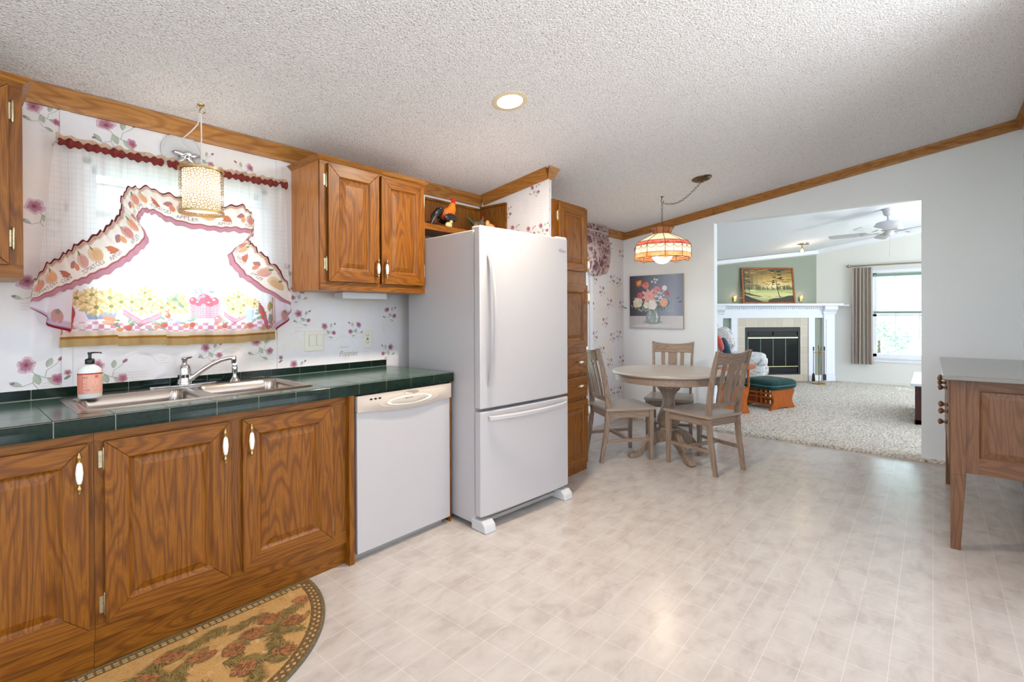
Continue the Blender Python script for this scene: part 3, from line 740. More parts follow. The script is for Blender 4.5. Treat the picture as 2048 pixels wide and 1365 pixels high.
# cubby over the fridge: oak backing, side board and shelf
t=thing('fridge_cubby','open oak cubby shelf with panelled back above the fridge','shelf',(2.52,2.72,1.87))
part('back_panel',MB().box(2.09,YW-.012,1.87,2.949,YW-.0005,2.135),PANEL,t)
part('side_panel',MB().box(2.937,2.585,1.87,2.949,YW-.012,2.150),PANEL,t)
part('trim',MB().box(2.09,YW-.022,2.122,2.937,YW-.012,2.140).box(2.925,2.585,2.138,2.937,YW-.022,2.154).box(2.930,2.575,1.87,2.949,2.587,2.154),OAKX,t)
part('shelf',MB().box(2.09,2.56,1.852,2.937,YW-.012,1.872),OAKX,t)
part('shelf_edge',MB().box(2.09,2.552,1.836,2.937,2.562,1.876),OAKX,t,bev=.002)
# rooster
RM={k:plain('rooster_'+k,c,.35,var=.12,scale=40) for k,c in dict(red='#c21a12',orange='#d9781c',rust='#7a2c12',black='#16181c',cream='#cdbb8a',green='#3c4a2c').items()}
def blend_mat(name,stops,ax=2,s=1):
    m=NT(name); tc=m.new('ShaderNodeTexCoord'); sp=m.new('ShaderNodeSeparateXYZ'); m.l(tc.outputs['Object'],sp.inputs[0])
    n=m.noise(m.coord((60,60,25)),1.6,3); m.base(m.ramp(m.math('ADD',m.math('MULTIPLY',sp.outputs[ax],s),m.math('MULTIPLY',n,.12)),stops)); m.set(rough=.35); return m.mat
cx,cy,cz=2.40,2.68,1.8765
t=thing('rooster_figurine','painted rooster figurine with red comb, orange neck and black tail on the cubby shelf','figurine',(cx,cy,cz))
neck=MB().tube([(cx-.05,cy,cz+.10),(cx-.015,cy,cz+.105),(cx+.025,cy,cz+.125),(cx+.050,cy,cz+.160),(cx+.058,cy,cz+.195),(cx+.064,cy,cz+.212)],[.028,.046,.046,.034,.022,.012],18)
part('body',neck,blend_mat('rooster_plumage',[(.0,'#6e2610'),(.16,'#8a3212'),(.19,'#cf6a16'),(.25,'#e08a20'),(.30,'#c8321a')],2,1),t,smooth=True,angle=180)
part('head',MB().ell((cx+.066,cy,cz+.208),(.020,.016,.018),14,10),RM['red'],t,smooth=True)
part('beak',MB().lathe([(.007,0),(.004,.012),(0,.020)],8,(cx+.082,cy,cz+.205),'x'),RM['orange'],t,smooth=True)
cb=MB().prism([(cx+.045,cz+.222),(cx+.040,cz+.238),(cx+.050,cz+.234),(cx+.053,cz+.250),(cx+.062,cz+.238),(cx+.068,cz+.252),(cx+.073,cz+.236),(cx+.083,cz+.240),(cx+.082,cz+.222)],'y',cy-.004,cy+.004)
part('comb',cb,RM['red'],t,bev=.002); part('wattle',MB().ell((cx+.074,cy,cz+.182),(.008,.006,.016)),RM['red'],t,smooth=True)
part('wing',MB().ell((cx+.005,cy-.040,cz+.085),(.058,.016,.034)).xf(Matrix.Identity(4)),RM['black'],t,smooth=True)
part('wing',MB().ell((cx+.005,cy+.040,cz+.085),(.058,.016,.034)),RM['black'],t,smooth=True)
tl=MB()
for k in range(9):
    a=.25+k*.16; pts=[]
    for i in range(9):
        u=i/8; r=.115*u*(1-.03*k)
        pts.append((cx-.045-r*C_(a)*1.0-.0*k,cy+(.012*((k%3)-1)),cz+.115+r*S_(a)*1.25-(.11*u*u*(1.2-.05*k))))
    tl.tube(pts,[.008,.013,.015,.016,.016,.015,.013,.010,.004],8)
part('tail',tl,RM['black'],t,smooth=True)
part('base',MB().ell((cx+.015,cy,cz+.012),(.055,.04,.022)).tube([(cx+.0,cy-.012,cz+.02),(cx-.002,cy-.012,cz+.07)],.009,8).tube([(cx+.02,cy+.012,cz+.02),(cx+.012,cy+.012,cz+.07)],.009,8),RM['green'],t,smooth=True)
part('chick',MB().ell((cx-.02,cy-.045,cz+.028),(.030,.020,.024)).ell((cx+.002,cy-.045,cz+.056),(.015,.014,.014)),RM['cream'],t,smooth=True)
# hen half hidden by the fridge corner
cx,cy,cz=2.72,2.68,1.8765
t=thing('hen_figurine','small painted brown hen figurine half hidden behind the fridge corner','figurine',(cx,cy,cz))
part('body',MB().ell((cx,cy,cz+.066),(.060,.036,.046),18,12).ell((cx+.045,cy,cz+.10),(.025,.022,.032)),blend_mat('hen_plumage',[(.02,'#6a3a20'),(.09,'#8b5a38'),(.12,'#b07a48'),(.15,'#5a5348')],2,1),t,smooth=True)
tt=MB()
for k in range(5): tt.tube([(cx-.04,cy,cz+.07),(cx-.075,cy+.008*(k-2),cz+.09+.008*k),(cx-.105,cy+.012*(k-2),cz+.097+.010*k)],[.014,.011,.003],8)
part('tail',tt,RM['green'],t,smooth=True)
part('head',MB().ell((cx+.060,cy,cz+.134),(.017,.014,.015)),RM['rust'],t,smooth=True); part('comb',MB().prism([(cx+.05,cz+.145),(cx+.055,cz+.158),(cx+.062,cz+.150),(cx+.068,cz+.157),(cx+.072,cz+.143)],'y',cy-.003,cy+.003),RM['red'],t)
t=thing('chicken_figurine','tan chicken figurine with feather edges behind the fridge top, right of the brown hen','figurine',(2.83,2.65,1.8765))
part('body',MB().ell((2.83,2.65,1.937),(.050,.032,.045),16,10).ell((2.80,2.65,1.975),(.020,.018,.028)),blend_mat('tan_plumage',[(.02,'#8a5a34'),(.08,'#c58a50'),(.13,'#d8a468')],2,1),t,smooth=True)
part('tail',MB().tube([(2.86,2.65,1.95),(2.885,2.65,1.975),(2.905,2.65,1.965),(2.915,2.65,1.935)],[.014,.015,.012,.004],8),RM['rust'],t,smooth=True)

# ============================================================ FRIDGE
fa=R_(-4.8)
t=thing('refrigerator','white bottom-freezer refrigerator with curved handles','refrigerator',(2.03,1.972,0),fa)
w=.80; dt=.065
part('cabinet',MB().box(.006,dt+.012,.03,w-.006,.77,1.765),WHITE,t,w=False,bev=.006)
part('gasket',MB().box(.012,dt,.09,w-.012,dt+.014,1.755),GREYP,t,w=False)
def fdoor(nm,z0,z1):
    mb=MB(); N=12; pr=[]
    def yf(u): return .012*(abs(2*u-1)**3)  # slightly crowned front
    pts=[(w*u/N,yf(u/N)) for u in range(N+1)]+[(w,dt),(0,dt)]
    mb.prism(pts,'z',z0,z1); return part(nm,mb,WHITE,t,w=False,bev=.008,seg=3)
d1=fdoor('door',.715,1.782); d2=fdoor('freezer_drawer',.085,.698)
d1.data.polygons.foreach_set('use_smooth',[False]*len(d1.data.polygons))
h=MB(); N=22
def hband(mb,f,n,wd,th):
    rings=[]
    for i in range(n+1):
        c,ax=f(i/n); a=Vector(ax)
        rings.append([mb.av(Vector(c)+a*wd*s1/2+Vector((0,-1,0))*th*s2/2) for s1,s2 in((-1,-1),(-.6,1.1),(.6,1.1),(1,-1))])
    for A,B in zip(rings,rings[1:]):
        for i in range(4): j=(i+1)%4; mb.af((A[i],A[j],B[j],B[i]))
    mb.af(rings[0]); mb.af(rings[-1][::-1])
def hv(u): z=.845+(1.625-.845)*u; return ((.060,-.005-.048*S_(PI*u)**.75,z),(1,0,0))
hband(h,hv,26,.024,.014); part('handle',h,WHITE,d1,w=False,smooth=True,angle=60)
h=MB()
def hh(u): x=.055+(w-.09)*u; return ((x,-.004-.048*S_(PI*u)**.75,.655),(0,0,1))
hband(h,hh,26,.030,.014); part('handle',h,WHITE,d2,w=False,smooth=True,angle=60)
cv=Canvas(); cv.text('Whirlpool',w-.105,1.685,.020,'#4c4c50',0,.15,.85); cv.line([(w-.108,1.700),(w-.085,1.706),(w-.06,1.703),(w-.04,1.695)],.0018,'#6a6a6e')
part('badge',MB().canvas(cv,lambda a,b,h_:(a,.004-h_,b),0,h0=.004),attr_mat('badge_print',.4),d1,w=False)
part('hinge_cover',MB().box(w-.11,.01,1.768,w-.01,.12,1.792),WHITE2,t,w=False,bev=.006)
part('hinge_cover',MB().box(.015,.02,1.768,.07,.10,1.785),WHITE2,t,w=False,bev=.004)
part('grille',MB().box(.06,dt+.01,.015,w-.06,dt+.03,.085).box(.06,dt-.005,.07,w-.06,dt+.012,.075).box(.06,dt-.005,.04,w-.06,dt+.012,.045),GREYP,t,w=False)
for s_ in(0,1):
    x0=.0 if s_==0 else w-.085
    part('foot',MB().prism([(-.030,0),(.10,0),(.10,.065),(.004,.065),(-.022,.042)],'x',x0,x0+.085),WHITE2,t,w=False,bev=.008,seg=3)

# ============================================================ PANTRY
PX0,PX1,PYF=2.985,3.440,2.150
t=thing('pantry_cabinet','tall narrow oak pantry cabinet between the fridge and the dining window','cabinet',(3.21,2.5,0))
ZP=2.128
part('body',MB().box(2.999,PYF+.022,.0,PX1,YW-.06,ZP),OAKF,t)
f=MB(); f.box(PX0,PYF,0,PX1,PYF+.018,ZP); part('face_frame',f,OAKZ,t)
for a,b,z in((1.605,2.112,1.66),(1.0,1.497,1.40),(.06,.575,.50)):
    d=door(t,3.045,3.432,a,b,PYF-.019,rail=.06); pull(d,3.414,z if z!=.5 else .49,PYF-.019,L=.12)
    for zz in(a+.09,b-.10): hinge(d,3.037,zz,PYF)
for a,b in((.79,.955),(.60,.765)):
    d=part('drawer',MB().box(3.045,PYF-.019,a,3.432,PYF-.001,b),OAKX,t,bev=.006,seg=2); pull(d,3.30,(a+b)/2+.012,PYF-.019,vert=False,L=.12)

# ============================================================ WALL PLATES
t=thing('light_switch','ivory double rocker switch plate on the floral wall left of the outlet','switch',(1.49,YW,1.108))
part('plate',MB().box(1.430,YW-.006,1.045,1.551,YW-.0001,1.171),IVORY,t,bev=.003)
for x in(1.458,1.505): part('rocker',MB().box(x-.001,YW-.0075,1.079,x+.034,YW-.005,1.146),plain('switch_gap','#8e887a',.6),t); part('rocker',MB().hexa([(x,YW-.0095,1.080),(x+.033,YW-.0095,1.080),(x+.033,YW-.005,1.080),(x,YW-.005,1.080)],[(x,YW-.008,1.145),(x+.033,YW-.008,1.145),(x+.033,YW-.005,1.145),(x,YW-.005,1.145)]),IVORY,t)
t=thing('wall_outlet','ivory outlet plate with dark sockets on the floral wall beside the fridge','outlet',(1.862,YW,1.10))
part('plate',MB().box(1.826,YW-.006,1.045,1.898,YW-.0001,1.160),IVORY,t,bev=.003)
so=MB().box(1.855,YW-.0072,1.098,1.869,YW-.005,1.103).box(1.855,YW-.0072,1.106,1.869,YW-.005,1.111)
for z in(1.127,1.078): so.box(1.853,YW-.0072,z,1.8555,YW-.005,z+.008).box(1.868,YW-.0072,z,1.8705,YW-.005,z+.008).lathe([(.002,0),(.002,.0015)],8,(1.862,YW-.0072,z-.004),'y')
part('socket',so,BLACK,t)
single('light_switch',MB().box(5.27,YW-.006,1.17,5.33,YW-.0001,1.285).box(5.294,YW-.012,1.22,5.306,YW-.005,1.24),IVORY,'small white switch plate on the floral dining wall near the corner','switch')

# ============================================================ KITCHEN CURTAINS
def plaid(c0='#fbfafa'):
    def ex(m,c):
        v=m.coord(rot=(PI/2,0,0)); r=c
        for W_,a in((.023,.16),(.0078,.06)):
            b=m.new('ShaderNodeTexBrick',offset=0.); b.inputs['Scale'].default_value=1; b.inputs['Brick Width'].default_value=W_; b.inputs['Row Height'].default_value=W_; b.inputs['Mortar Size'].default_value=.0009; b.inputs['Mortar Smooth'].default_value=.4
            m.l(v,b.inputs['Vector']); r=m.mix(m.math('MULTIPLY',b.outputs['Fac'],a*1.5),r,'#8a8f98')
        return r
    return ex
SHEER=attr_mat('plaid_sheer_fabric',.9,.6,.38,plaid())
CLOTH=attr_mat('printed_curtain_fabric',.9,.6,.16)
RUF=attr_mat('ruffle_fabric',.9,.5,.15)
MAR=plain('maroon_fabric','#6e1f1a',.85,var=.25,scale=60)
def interp(tab,x):
    if x<=tab[0][0]: return tab[0][1]
    for (a,b),(c,d) in zip(tab,tab[1:]):
        if x<=c: return b+(d-b)*(x-a)/(c-a)
    return tab[-1][1]
t=thing('kitchen_curtain','country curtain with fruit-print ruffle swag and sunflower tier over the sink window','curtain',(.80,2.82,1.12))
SW=[(.25,1.38),(.30,1.41),(.36,1.46),(.45,1.53),(.53,1.60),(.575,1.68),(.60,1.76),(.66,1.80),(.75,1.78),(.90,1.765),(1.02,1.78),(1.07,1.75),(1.08,1.66),(1.11,1.60),(1.18,1.53),(1.25,1.45),(1.31,1.37)]
def swf(u,v):
    zt=2.005; xt=.320+(1.290-.320)*u; xb=.262+(1.305-.262)*u; zb=interp(SW,xb)
    e=v**1.2; x=xt+(xb-xt)*v; z=zt+(zb-zt)*v
    fold=.010*S_(x*95+1.5*S_(x*9))*(1-.5*v)+.012*S_(x*23+1)
    return (x,2.810-.010*v+fold*(1-.5*v),z)
part('swag_panel',MB().grid(240,70,swf,lambda u,v:lin('#fdfdfe')),SHEER,t,smooth=True,angle=180)
# gathered maroon rod pocket and cream heading
def rp(u,v):
    x=.330+.965*u; a=2*PI*v; r=.0125+.0035*S_(x*210)+.003*S_(x*83+2); return (x,2.800+r*1.1*C_(a),2.005+.012*S_(x*3.2)*0+r*1.25*S_(a)-.012*(u*(1-u))*2)
part('rod_pocket',MB().grid(220,12,rp),MAR,t,smooth=True,angle=180)
def hd(u,v):
    x=.322+.975*u; k=.007*S_(x*150)+.004*S_(x*67); return (x,2.802+k*(.4+v),2.013+.024*v+.004*v*S_(x*120)-.012*(u*(1-u))*2)
part('heading',MB().grid(220,4,hd,lambda u,v:lin('#e8cdb2')),SHEER,t,smooth=True,angle=180)
# ruffle: a ribbon between a lower and an upper edge
RU=[(.250,1.405),(.287,1.478),(.341,1.528),(.381,1.573),(.448,1.626),(.495,1.68),(.530,1.735),(.537,1.800),(.566,1.853),(.640,1.866),(.75,1.845),(.902,1.828),(1.045,1.849),(1.095,1.812),(1.104,1.765),(1.085,1.675),(1.110,1.640),(1.172,1.586),(1.254,1.508),(1.305,1.40)]
RL=[(.241,1.318),(.325,1.362),(.385,1.392),(.447,1.425),(.535,1.487),(.60,1.555),(.640,1.620),(.605,1.700),(.628,1.742),(.672,1.736),(.75,1.703),(.90,1.694),(1.00,1.700),(1.103,1.705),(1.085,1.675),(1.00,1.605),(.975,1.565),(1.018,1.490),(1.093,1.431),(1.305,1.318)]
def crom(P,s):
    n=len(P)-1; f=min(max(s,0),1)*n; i=min(int(f),n-1); t_=f-i
    p=[P[max(i-1,0)],P[i],P[i+1],P[min(i+2,n)]]
    return tuple(.5*((2*p[1][k])+(-p[0][k]+p[2][k])*t_+(2*p[0][k]-5*p[1][k]+4*p[2][k]-p[3][k])*t_*t_+(-p[0][k]+3*p[1][k]-3*p[2][k]+p[3][k])*t_**3) for k in(0,1))
def ruf(s,v,h=0):
    a=crom(RL,s);b=crom(RU,s); wob=.006*S_(s*260)+.004*S_(s*121+1)
    x=a[0]+(b[0]-a[0])*v; z=a[1]+(b[1]-a[1])*v+(wob if v>.5 else wob*.6)*abs(v-.5)*2
    y=2.780-.010*S_(s*150+.6*S_(s*40))*(.35+abs(v-.35))-.012*S_(PI*v)
    return (x,y-h,z)
def rcol(s,v):
    if v<.15: return lin('#c48c9a')
    if v<.18: return lin('#a85260')
    if v<.20: return lin('#c8a49a')
    if v>.94: return lin('#6e2a2e')
    if v>.84: return lin('#d9b8a8')
    return lin('#f0e6de')
mb=MB()
cv=Canvas(); q=random.Random(5)
fr=['#c9563a','#d98a4a','#b8404a','#d46a3c','#c47a78','#cf9a5a']
cv2=[]
def rt(s0,v0,sh):  # shapes in (arc,v) space, arc scaled so that both axes are metres
    return sh
LEN=2.0; WD=.13
for k in range(30):
    s=.02+k*.0325; c=mixc(fr[k%6],'#f0dcd0',.22); 
    if k%4==2:
        for j in range(3): cv.leaf(s*LEN-.018,WD*.62-j*.012,.05,.013,-.5+.2*j,c,'#b8662e')
    elif k%4==3: cv.leaf(s*LEN-.02,WD*.55,.045,.022,.3,'#8f7a9a','#c87a5a'); cv.ell(s*LEN+.018,WD*.5,.014,.014,c)
    else:
        cv.ell(s*LEN,WD*.57,.030,.027,mixc(c,'#f0e0d0',.35)); cv.ell(s*LEN+.005,WD*.54,.022,.020,mixc(c,'#f0d0b0',.12)); cv.leaf(s*LEN,WD*.68,.022,.010,1.0+.3*(k%3),'#6f8a58')
    if k%2==0: cv.text(['TOMATOES','APPLES','CORN','APPLES','TOMATOES'][k%5],s*LEN-.03,WD*.245,.021,'#7a5458',.06)
for k in range(60): cv.line([(k*LEN/60,WD*.85),(k*LEN/60,WD*.96)],.0012,'#8a6a62')
cv.line([(k*LEN/60,WD*.90) for k in range(61)],.001,'#9a7a72')
dyed_grid(mb,1000,62,ruf,rcol,cv,lambda u,v:(u*LEN,v*WD))
part('ruffle',mb,RUF,t,smooth=True,angle=180)
# hanging tails of the swag at both ends
def tail(pts,side):
    mb=MB(); N=10; c=((pts[0][0]+pts[-1][0])/2,(pts[0][1]+pts[-1][1])/2)
    top0,top1=pts[0],pts[-1]; low=pts[1:-1]
    def f(u,v):
        T=(top0[0]+(top1[0]-top0[0])*u,top0[1]+(top1[1]-top0[1])*u); B=crom(low,u)
        return (T[0]+(B[0]-T[0])*v,2.792+.008*S_(u*14)*v,T[1]+(B[1]-T[1])*v)
    def cf(u,v): return lin('#8e2030') if v>.93 else (lin('#c8b4cc') if v>.8 else lin('#e6dde6'))
    mb.grid(24,24,f,cf)
    cv=Canvas(); x=(top0[0]*.4+top1[0]*.6); cv.ell(x,1.265,.020,.032,'#c99a94',.1); cv.ell(x+.002,1.285,.008,.012,'#a8968c')
    mb.canvas(cv,lambda a,b,h:(a,2.786-h,b),0); part('tail',mb,RUF,t,smooth=True,angle=180)
tail([(.241,1.335),(.241,1.300),(.289,1.262),(.293,1.226),(.365,1.200),(.375,1.42)],-1)
tail([(1.22,1.40),(1.225,1.180),(1.295,1.235),(1.300,1.27),(1.318,1.30),(1.308,1.335)],1)
# lower tier with the market-stall print
def tb(x): return interp([(.331,1.131),(.533,1.134),(.535,1.127),(.718,1.127),(.720,1.120),(.809,1.118),(.811,1.121),(1.016,1.117),(1.245,1.128)],x)
def tfn(u,v,h=0):
    xt=.372+(1.225-.372)*u; xb=.331+(1.243-.331)*u; x=xt+(xb-xt)*(1-v); zb=tb(x); z=zb+(1.86-zb)*v
    k=0
    for c,s in((.535,1),(.72,-1),(.81,1),(.90,-1)): k+=s*.006/(1+math.exp(-(x-c)*260))
    f=.010*S_(x*52)*(1-.3*v)+.004*S_(x*121)+k
    return (x,2.832+f-h,z)
def tcol(u,v):
    x,y,z=tfn(u,v); dz=z-tb(x)
    if dz<.034: return lin('#c4a878')
    if dz<.046: return lin('#a8742c')
    if dz<.066: return lin('#e4d2bc')
    if .070<dz<.108: return lin('#e0a0b0') if (int(x/.022)+int(dz/.019))%2 else lin('#f6eef2')
    if dz<.30: t_=min(1,(dz-.108)/.15); return mixc('#ecd8e0','#f8f4f6',t_)
    return lin('#fbfafb')
mb=MB()
# motifs
cv=Canvas(); q=random.Random(11); mark0=0
def sunfl(x,z,r,c='#e8c090',cc='#94884e'):
    r=r*1.15
    for ring,rr_ in((0,1.0),(1,.72)):
        for k in range(13): a=k*2*PI/13+ring*.24+q.uniform(-.08,.08); cv.leaf(x+r*.15*C_(a),z+r*.15*S_(a),r*rr_,r*.34,a,mixc(c,'#b8803c',(.55 if k%2 else .15)+.25*q.random()),mixc('#fbecc8','#e8c88c',k%2))
    cv.ell(x,z,r*.24,r*.22,cc); cv.ell(x+.001,z,r*.12,r*.11,'#9aa07a')
def leafy(x,z,n,r,c='#8fa38c'):
    for k in range(n): cv.leaf(x+q.uniform(-r,r),z+q.uniform(-r,r)*.6,.03,.014,q.uniform(0,2*PI),mixc(c,'#c4ccc0',q.random()*.5))
def pepper(x,z,s,c,rot): cv.leaf(x,z,.065*s,.024*s,rot,c,mixc(c,'#e8a08a',.4)); cv.ell(x,z,.006*s,.005*s,'#7a8a5a')
def bowl(x,z,w_,h_,c): cv.grad([(x-w_,z+h_),(x-w_*.75,z),(x+w_*.75,z),(x+w_,z+h_)],[c,mixc(c,'#6a7a90',.3),mixc(c,'#6a7a90',.3),c]); cv.line([(x-w_,z+h_),(x+w_,z+h_)],.004,mixc(c,'#55606a',.3)); [cv.line([(x-w_*(.8+.1*k),z+h_*(.3*k+.2)),(x+w_*(.8+.1*k),z+h_*(.3*k+.2))],.0012,mixc(c,'#5a6a80',.4)) for k in range(3)]
def basket(x,z,w_,h_,c):
    cv.poly([(x-w_,z+h_),(x-w_*.82,z),(x+w_*.82,z),(x+w_,z+h_)],c)
    for r in range(8):
        for k in range(10): cv.line([(x-w_*.9+k*w_*.19+(r%2)*.004,z+.004+r*h_/8),(x-w_*.9+k*w_*.19+.011+(r%2)*.004,z+.006+r*h_/8)],.0034,mixc(c,'#a04a5c',.6))
def apple(x,z,r,c='#cf6a78'): cv.ell(x,z,r,r*.92,c); cv.ell(x-r*.3,z+r*.3,r*.3,r*.22,'#f0c0c0'); cv.line([(x,z+r*.5),(x+r*.2,z+r*1.1)],.0018,'#7a5a50')
def crate(x,z,w_,h_): 
    cv.poly([(x-w_,z+h_),(x-w_*.1,z),(x+w_,z+h_*.7),(x+w_,z+h_*1.1),(x,z+h_*.45),(x-w_,z+h_*1.35)],'#d09aa2'); cv.line([(x-w_,z+h_*1.35),(x,z+h_*.45),(x+w_,z+h_*1.1)],.003,'#a8606e'); cv.line([(x-w_,z+h_),(x-w_*.1,z),(x+w_,z+h_*.7)],.0028,'#a8606e')
B=1.245
for k in range(3): pepper(.352+.004*k,B+.09-.03*k,1.3,['#a84a5e','#c8443a','#d06a4a'][k],-1.2-.15*k)
bowl(.475,B+.005,.062,.045,'#a8b0c4'); leafy(.46,B+.08,12,.05)
for x,z,r in((.425,B+.085,.038),(.475,B+.090,.036),(.455,B+.06,.034),(.505,B+.10,.040),(.44,B+.115,.028),(.51,B+.065,.030)): sunfl(x,z,r)
for x in(.40,.415,.392): cv.ell(x,B-.02+.02*(x-.39)*10*.1,.012,.010,'#e8e0dc'); cv.ell(x,B-.03,.005,.010,'#ddd4d0')
pepper(.535,B+.0,1.0,'#dd8a6a',2.9); pepper(.53,B-.014,.9,'#e09a7a',3.0)
crate(.625,B-.03,.075,.06); leafy(.62,B+.08,10,.045)
for x,z,r in((.585,B+.085,.030),(.640,B+.130,.028),(.665,B+.075,.034),(.625,B+.055,.030),(.655,B+.10,.026)): sunfl(x,z,r,'#ecd49a')
cv.leaf(.69,B-.04,.03,.02,.4,'#a8b09a'); cv.leaf(.672,B-.05,.03,.016,2.7,'#b6bca8')
for k in range(3): apple(.727,B+.02+.028*k,.014,['#cf7a5a','#c8605a','#d88a6a'][k])
for x,z,r in((.765,B+.095,.034),(.785,B+.065,.032),(.755,B+.06,.026)): sunfl(x,z,r,'#dcb070')
leafy(.75,B+.10,7,.03,'#7a9078'); 
for x,z in((.74,B-.0),(.77,B-.012)): cv.ell(x,z,.014,.010,'#b8a0b8'); cv.ell(x,z-.012,.005,.012,'#cabcc4')
basket(.885,B+.005,.072,.080,'#e0aab2')
for x,z,r in((.835,B+.095,.022),(.885,B+.108,.028),(.930,B+.095,.022),(.86,B+.085,.018),(.91,B+.083,.018)): apple(x,z,r)
leafy(.88,B+.135,8,.035,'#9a8aa8')
for x,z,w_ in((.56,B-.03,5),(.70,B-.02,5),(.82,B-.02,5),(.97,B-.03,5),(1.10,B-.03,6),(1.19,B-.04,4)):
    leafy(x,z+.01,w_,.025,'#8a9a80'); cv.ell(x+.01,z-.005,.016,.013,'#d47868'); cv.ell(x-.02,z-.012,.012,.010,'#e0a070')
for x,z,r in((.39,B+.10,.028),(.545,B+.085,.026),(.70,B+.06,.026),(1.09,B+.10,.026),(1.13,B+.085,.024)): sunfl(x,z,r); apple(.945,B-.0,.022,'#dd8a86')
crate(1.03,B-.02,.055,.045); leafy(1.03,B+.09,9,.035)
for x,z,r in((1.00,B+.10,.026),(1.045,B+.12,.030),(1.07,B+.075,.028),(1.02,B+.055,.026),(1.055,B+.035,.022)): sunfl(x,z,r,'#e8cc98')
cv.poly([(1.08,B-.01),(1.12,B-.01),(1.13,B+.05),(1.085,B+.06)],'#b4bcc8'); leafy(1.14,B+.03,6,.03)
for k in range(3): pepper(1.155+.012*k,B+.085-.035*k,1.1,['#b8484e','#c8343a','#b84a6a'][k],-1.35)
cv.leaf(1.215,B+.10,.06,.03,-1.7,'#8fa07a','#d8a050'); cv.ell(1.215,B+.0,.012,.03,'#9aa090'); cv.line([(1.228,B+.12),(1.226,B-.03)],.004,'#c8863a')
cv.line([(.352,B+.12),(.338,B-.06)],.004,'#b87a3a')
def tm(a,b,h):
    # fold offset at this x (same cloth surface)
    k=0
    for c,s in((.535,1),(.72,-1),(.81,1),(.90,-1)): k+=s*.006/(1+math.exp(-(a-c)*260))
    vv=(b-1.125)/.735
    return (a,2.832+.010*S_(a*52)*(1-.3*vv)+.004*S_(a*121)+k-h,b)
dyed_grid(mb,450,330,tfn,tcol,cv,lambda u,v:(tfn(u,v)[0],tfn(u,v)[2]))
part('tier_panel',mb,CLOTH,t,smooth=True,angle=180)
part('rod',MB().tube([(.325,2.802,2.005),(1.30,2.802,2.005)],.006,10).tube([(.325,2.802,2.005),(.325,YW,2.005)],.005,8).tube([(1.30,2.802,2.005),(1.30,YW,2.005)],.005,8),WHITE2,t,smooth=True)
part('tier_rod',MB().tube([(.36,2.845,1.86),(1.24,2.845,1.86)],.005,8).tube([(.36,2.845,1.86),(.36,YW,1.86)],.004,8).tube([(1.24,2.845,1.86),(1.24,YW,1.86)],.004,8),WHITE2,t,smooth=True)

# ============================================================ LAMPS OVER THE SINK
t=thing('wall_light_canopy','round white wall canopy with chrome spider mount above the curtain rod','light',(.800,YW,2.088))
part('plate',MB().lathe([(.092,0),(.090,-.010),(.082,-.013),(.080,-.009),(.062,-.010),(0,-.012)],40,(.80,YW-.0001,2.088),'y'),WHITE2,t,smooth=True)
cm_=MB()
for a in(.2,2.94,4.0,5.4): cm_.mark(); cm_.ell((.03,0,0),(.032,.012,.014),12,8); cm_.xf(Matrix.Translation((.815,YW-.028,2.068))@Matrix.Rotation(-a,4,'Y'))
cm_.lathe([(.018,-.012),(.018,-.04),(.012,-.05),(.012,-.062),(0,-.064)],16,(.815,YW,2.075),'y')
part('mount',cm_,CHROME,t,smooth=True)
HX,HY=.820,2.655; zt=zc(HY)
t=thing('pendant_lamp','small drum pendant with pierced metal over white shade, hung on a hook above the sink','lamp',(HX,HY,1.75))
PR=.093
def drum_mat():
    m=NT('pierced_drum_shade'); tc=m.new('ShaderNodeTexCoord'); sp=m.new('ShaderNodeSeparateXYZ'); m.l(tc.outputs['Object'],sp.inputs[0])
    an=m.math('ARCTAN2',sp.outputs[1],sp.outputs[0]); cb_=m.new('ShaderNodeCombineXYZ'); m.l(m.math('MULTIPLY',an,PR),cb_.inputs[0]); m.l(sp.outputs[2],cb_.inputs[1])
    vo=m.new('ShaderNodeTexVoronoi',feature='DISTANCE_TO_EDGE',voronoi_dimensions='2D'); vo.inputs['Scale'].default_value=78; m.l(cb_.outputs[0],vo.inputs['Vector'])
    line=m.ramp(vo.outputs['Distance'],[(.075,(0,0,0)),(.12,(1,1,1))]); hole=m.new('ShaderNodeBsdfTransparent')
    m.base('#8e7040'); m.set(metal=.5,rough=.4); mx=m.new('ShaderNodeMixShader'); m.l(line,mx.inputs[0]); m.l(m.b.outputs[0],mx.inputs[1]); m.l(hole.outputs[0],mx.inputs[2]); m.l(mx.outputs[0],m.out.inputs[0]); return m.mat
mb=MB().lathe([(PR,1.757),(PR,1.965)],48,(HX,HY,0),caps=False); part('outer_shade',mb,drum_mat(),t,smooth=True)
PGOLD=plain('pale_gold','#b39a6c',.4,.5)
for z in(1.752,1.955):
    mb=MB().lathe([(PR-.002,z),(PR+.002,z),(PR+.002,z+.010),(PR-.002,z+.010),(PR-.002,z)],48,(HX,HY,0),caps=False)
    if z>1.9:
        for a in(0,2.09,4.19): mb.tube([(HX,HY,1.962),(HX+PR*C_(a),HY+PR*S_(a),1.962)],.002,6)
    part('ring',mb,PGOLD,t,smooth=True)
def inner():
    m=NT('white_inner_shade'); m.base('#f4ead8'); tr=m.new('ShaderNodeBsdfTranslucent'); tr.inputs[0].default_value=lin('#fff2dc'); mx=m.new('ShaderNodeMixShader'); mx.inputs[0].default_value=.75; m.l(m.b.outputs[0],mx.inputs[1]); m.l(tr.outputs[0],mx.inputs[2]); m.l(mx.outputs[0],m.out.inputs[0]); return m.mat
INNER=inner()
part('inner_shade',MB().lathe([(.0,1.768),(.078,1.768),(.078,1.955)],48,(HX,HY,0),caps=False),INNER,t,smooth=True)
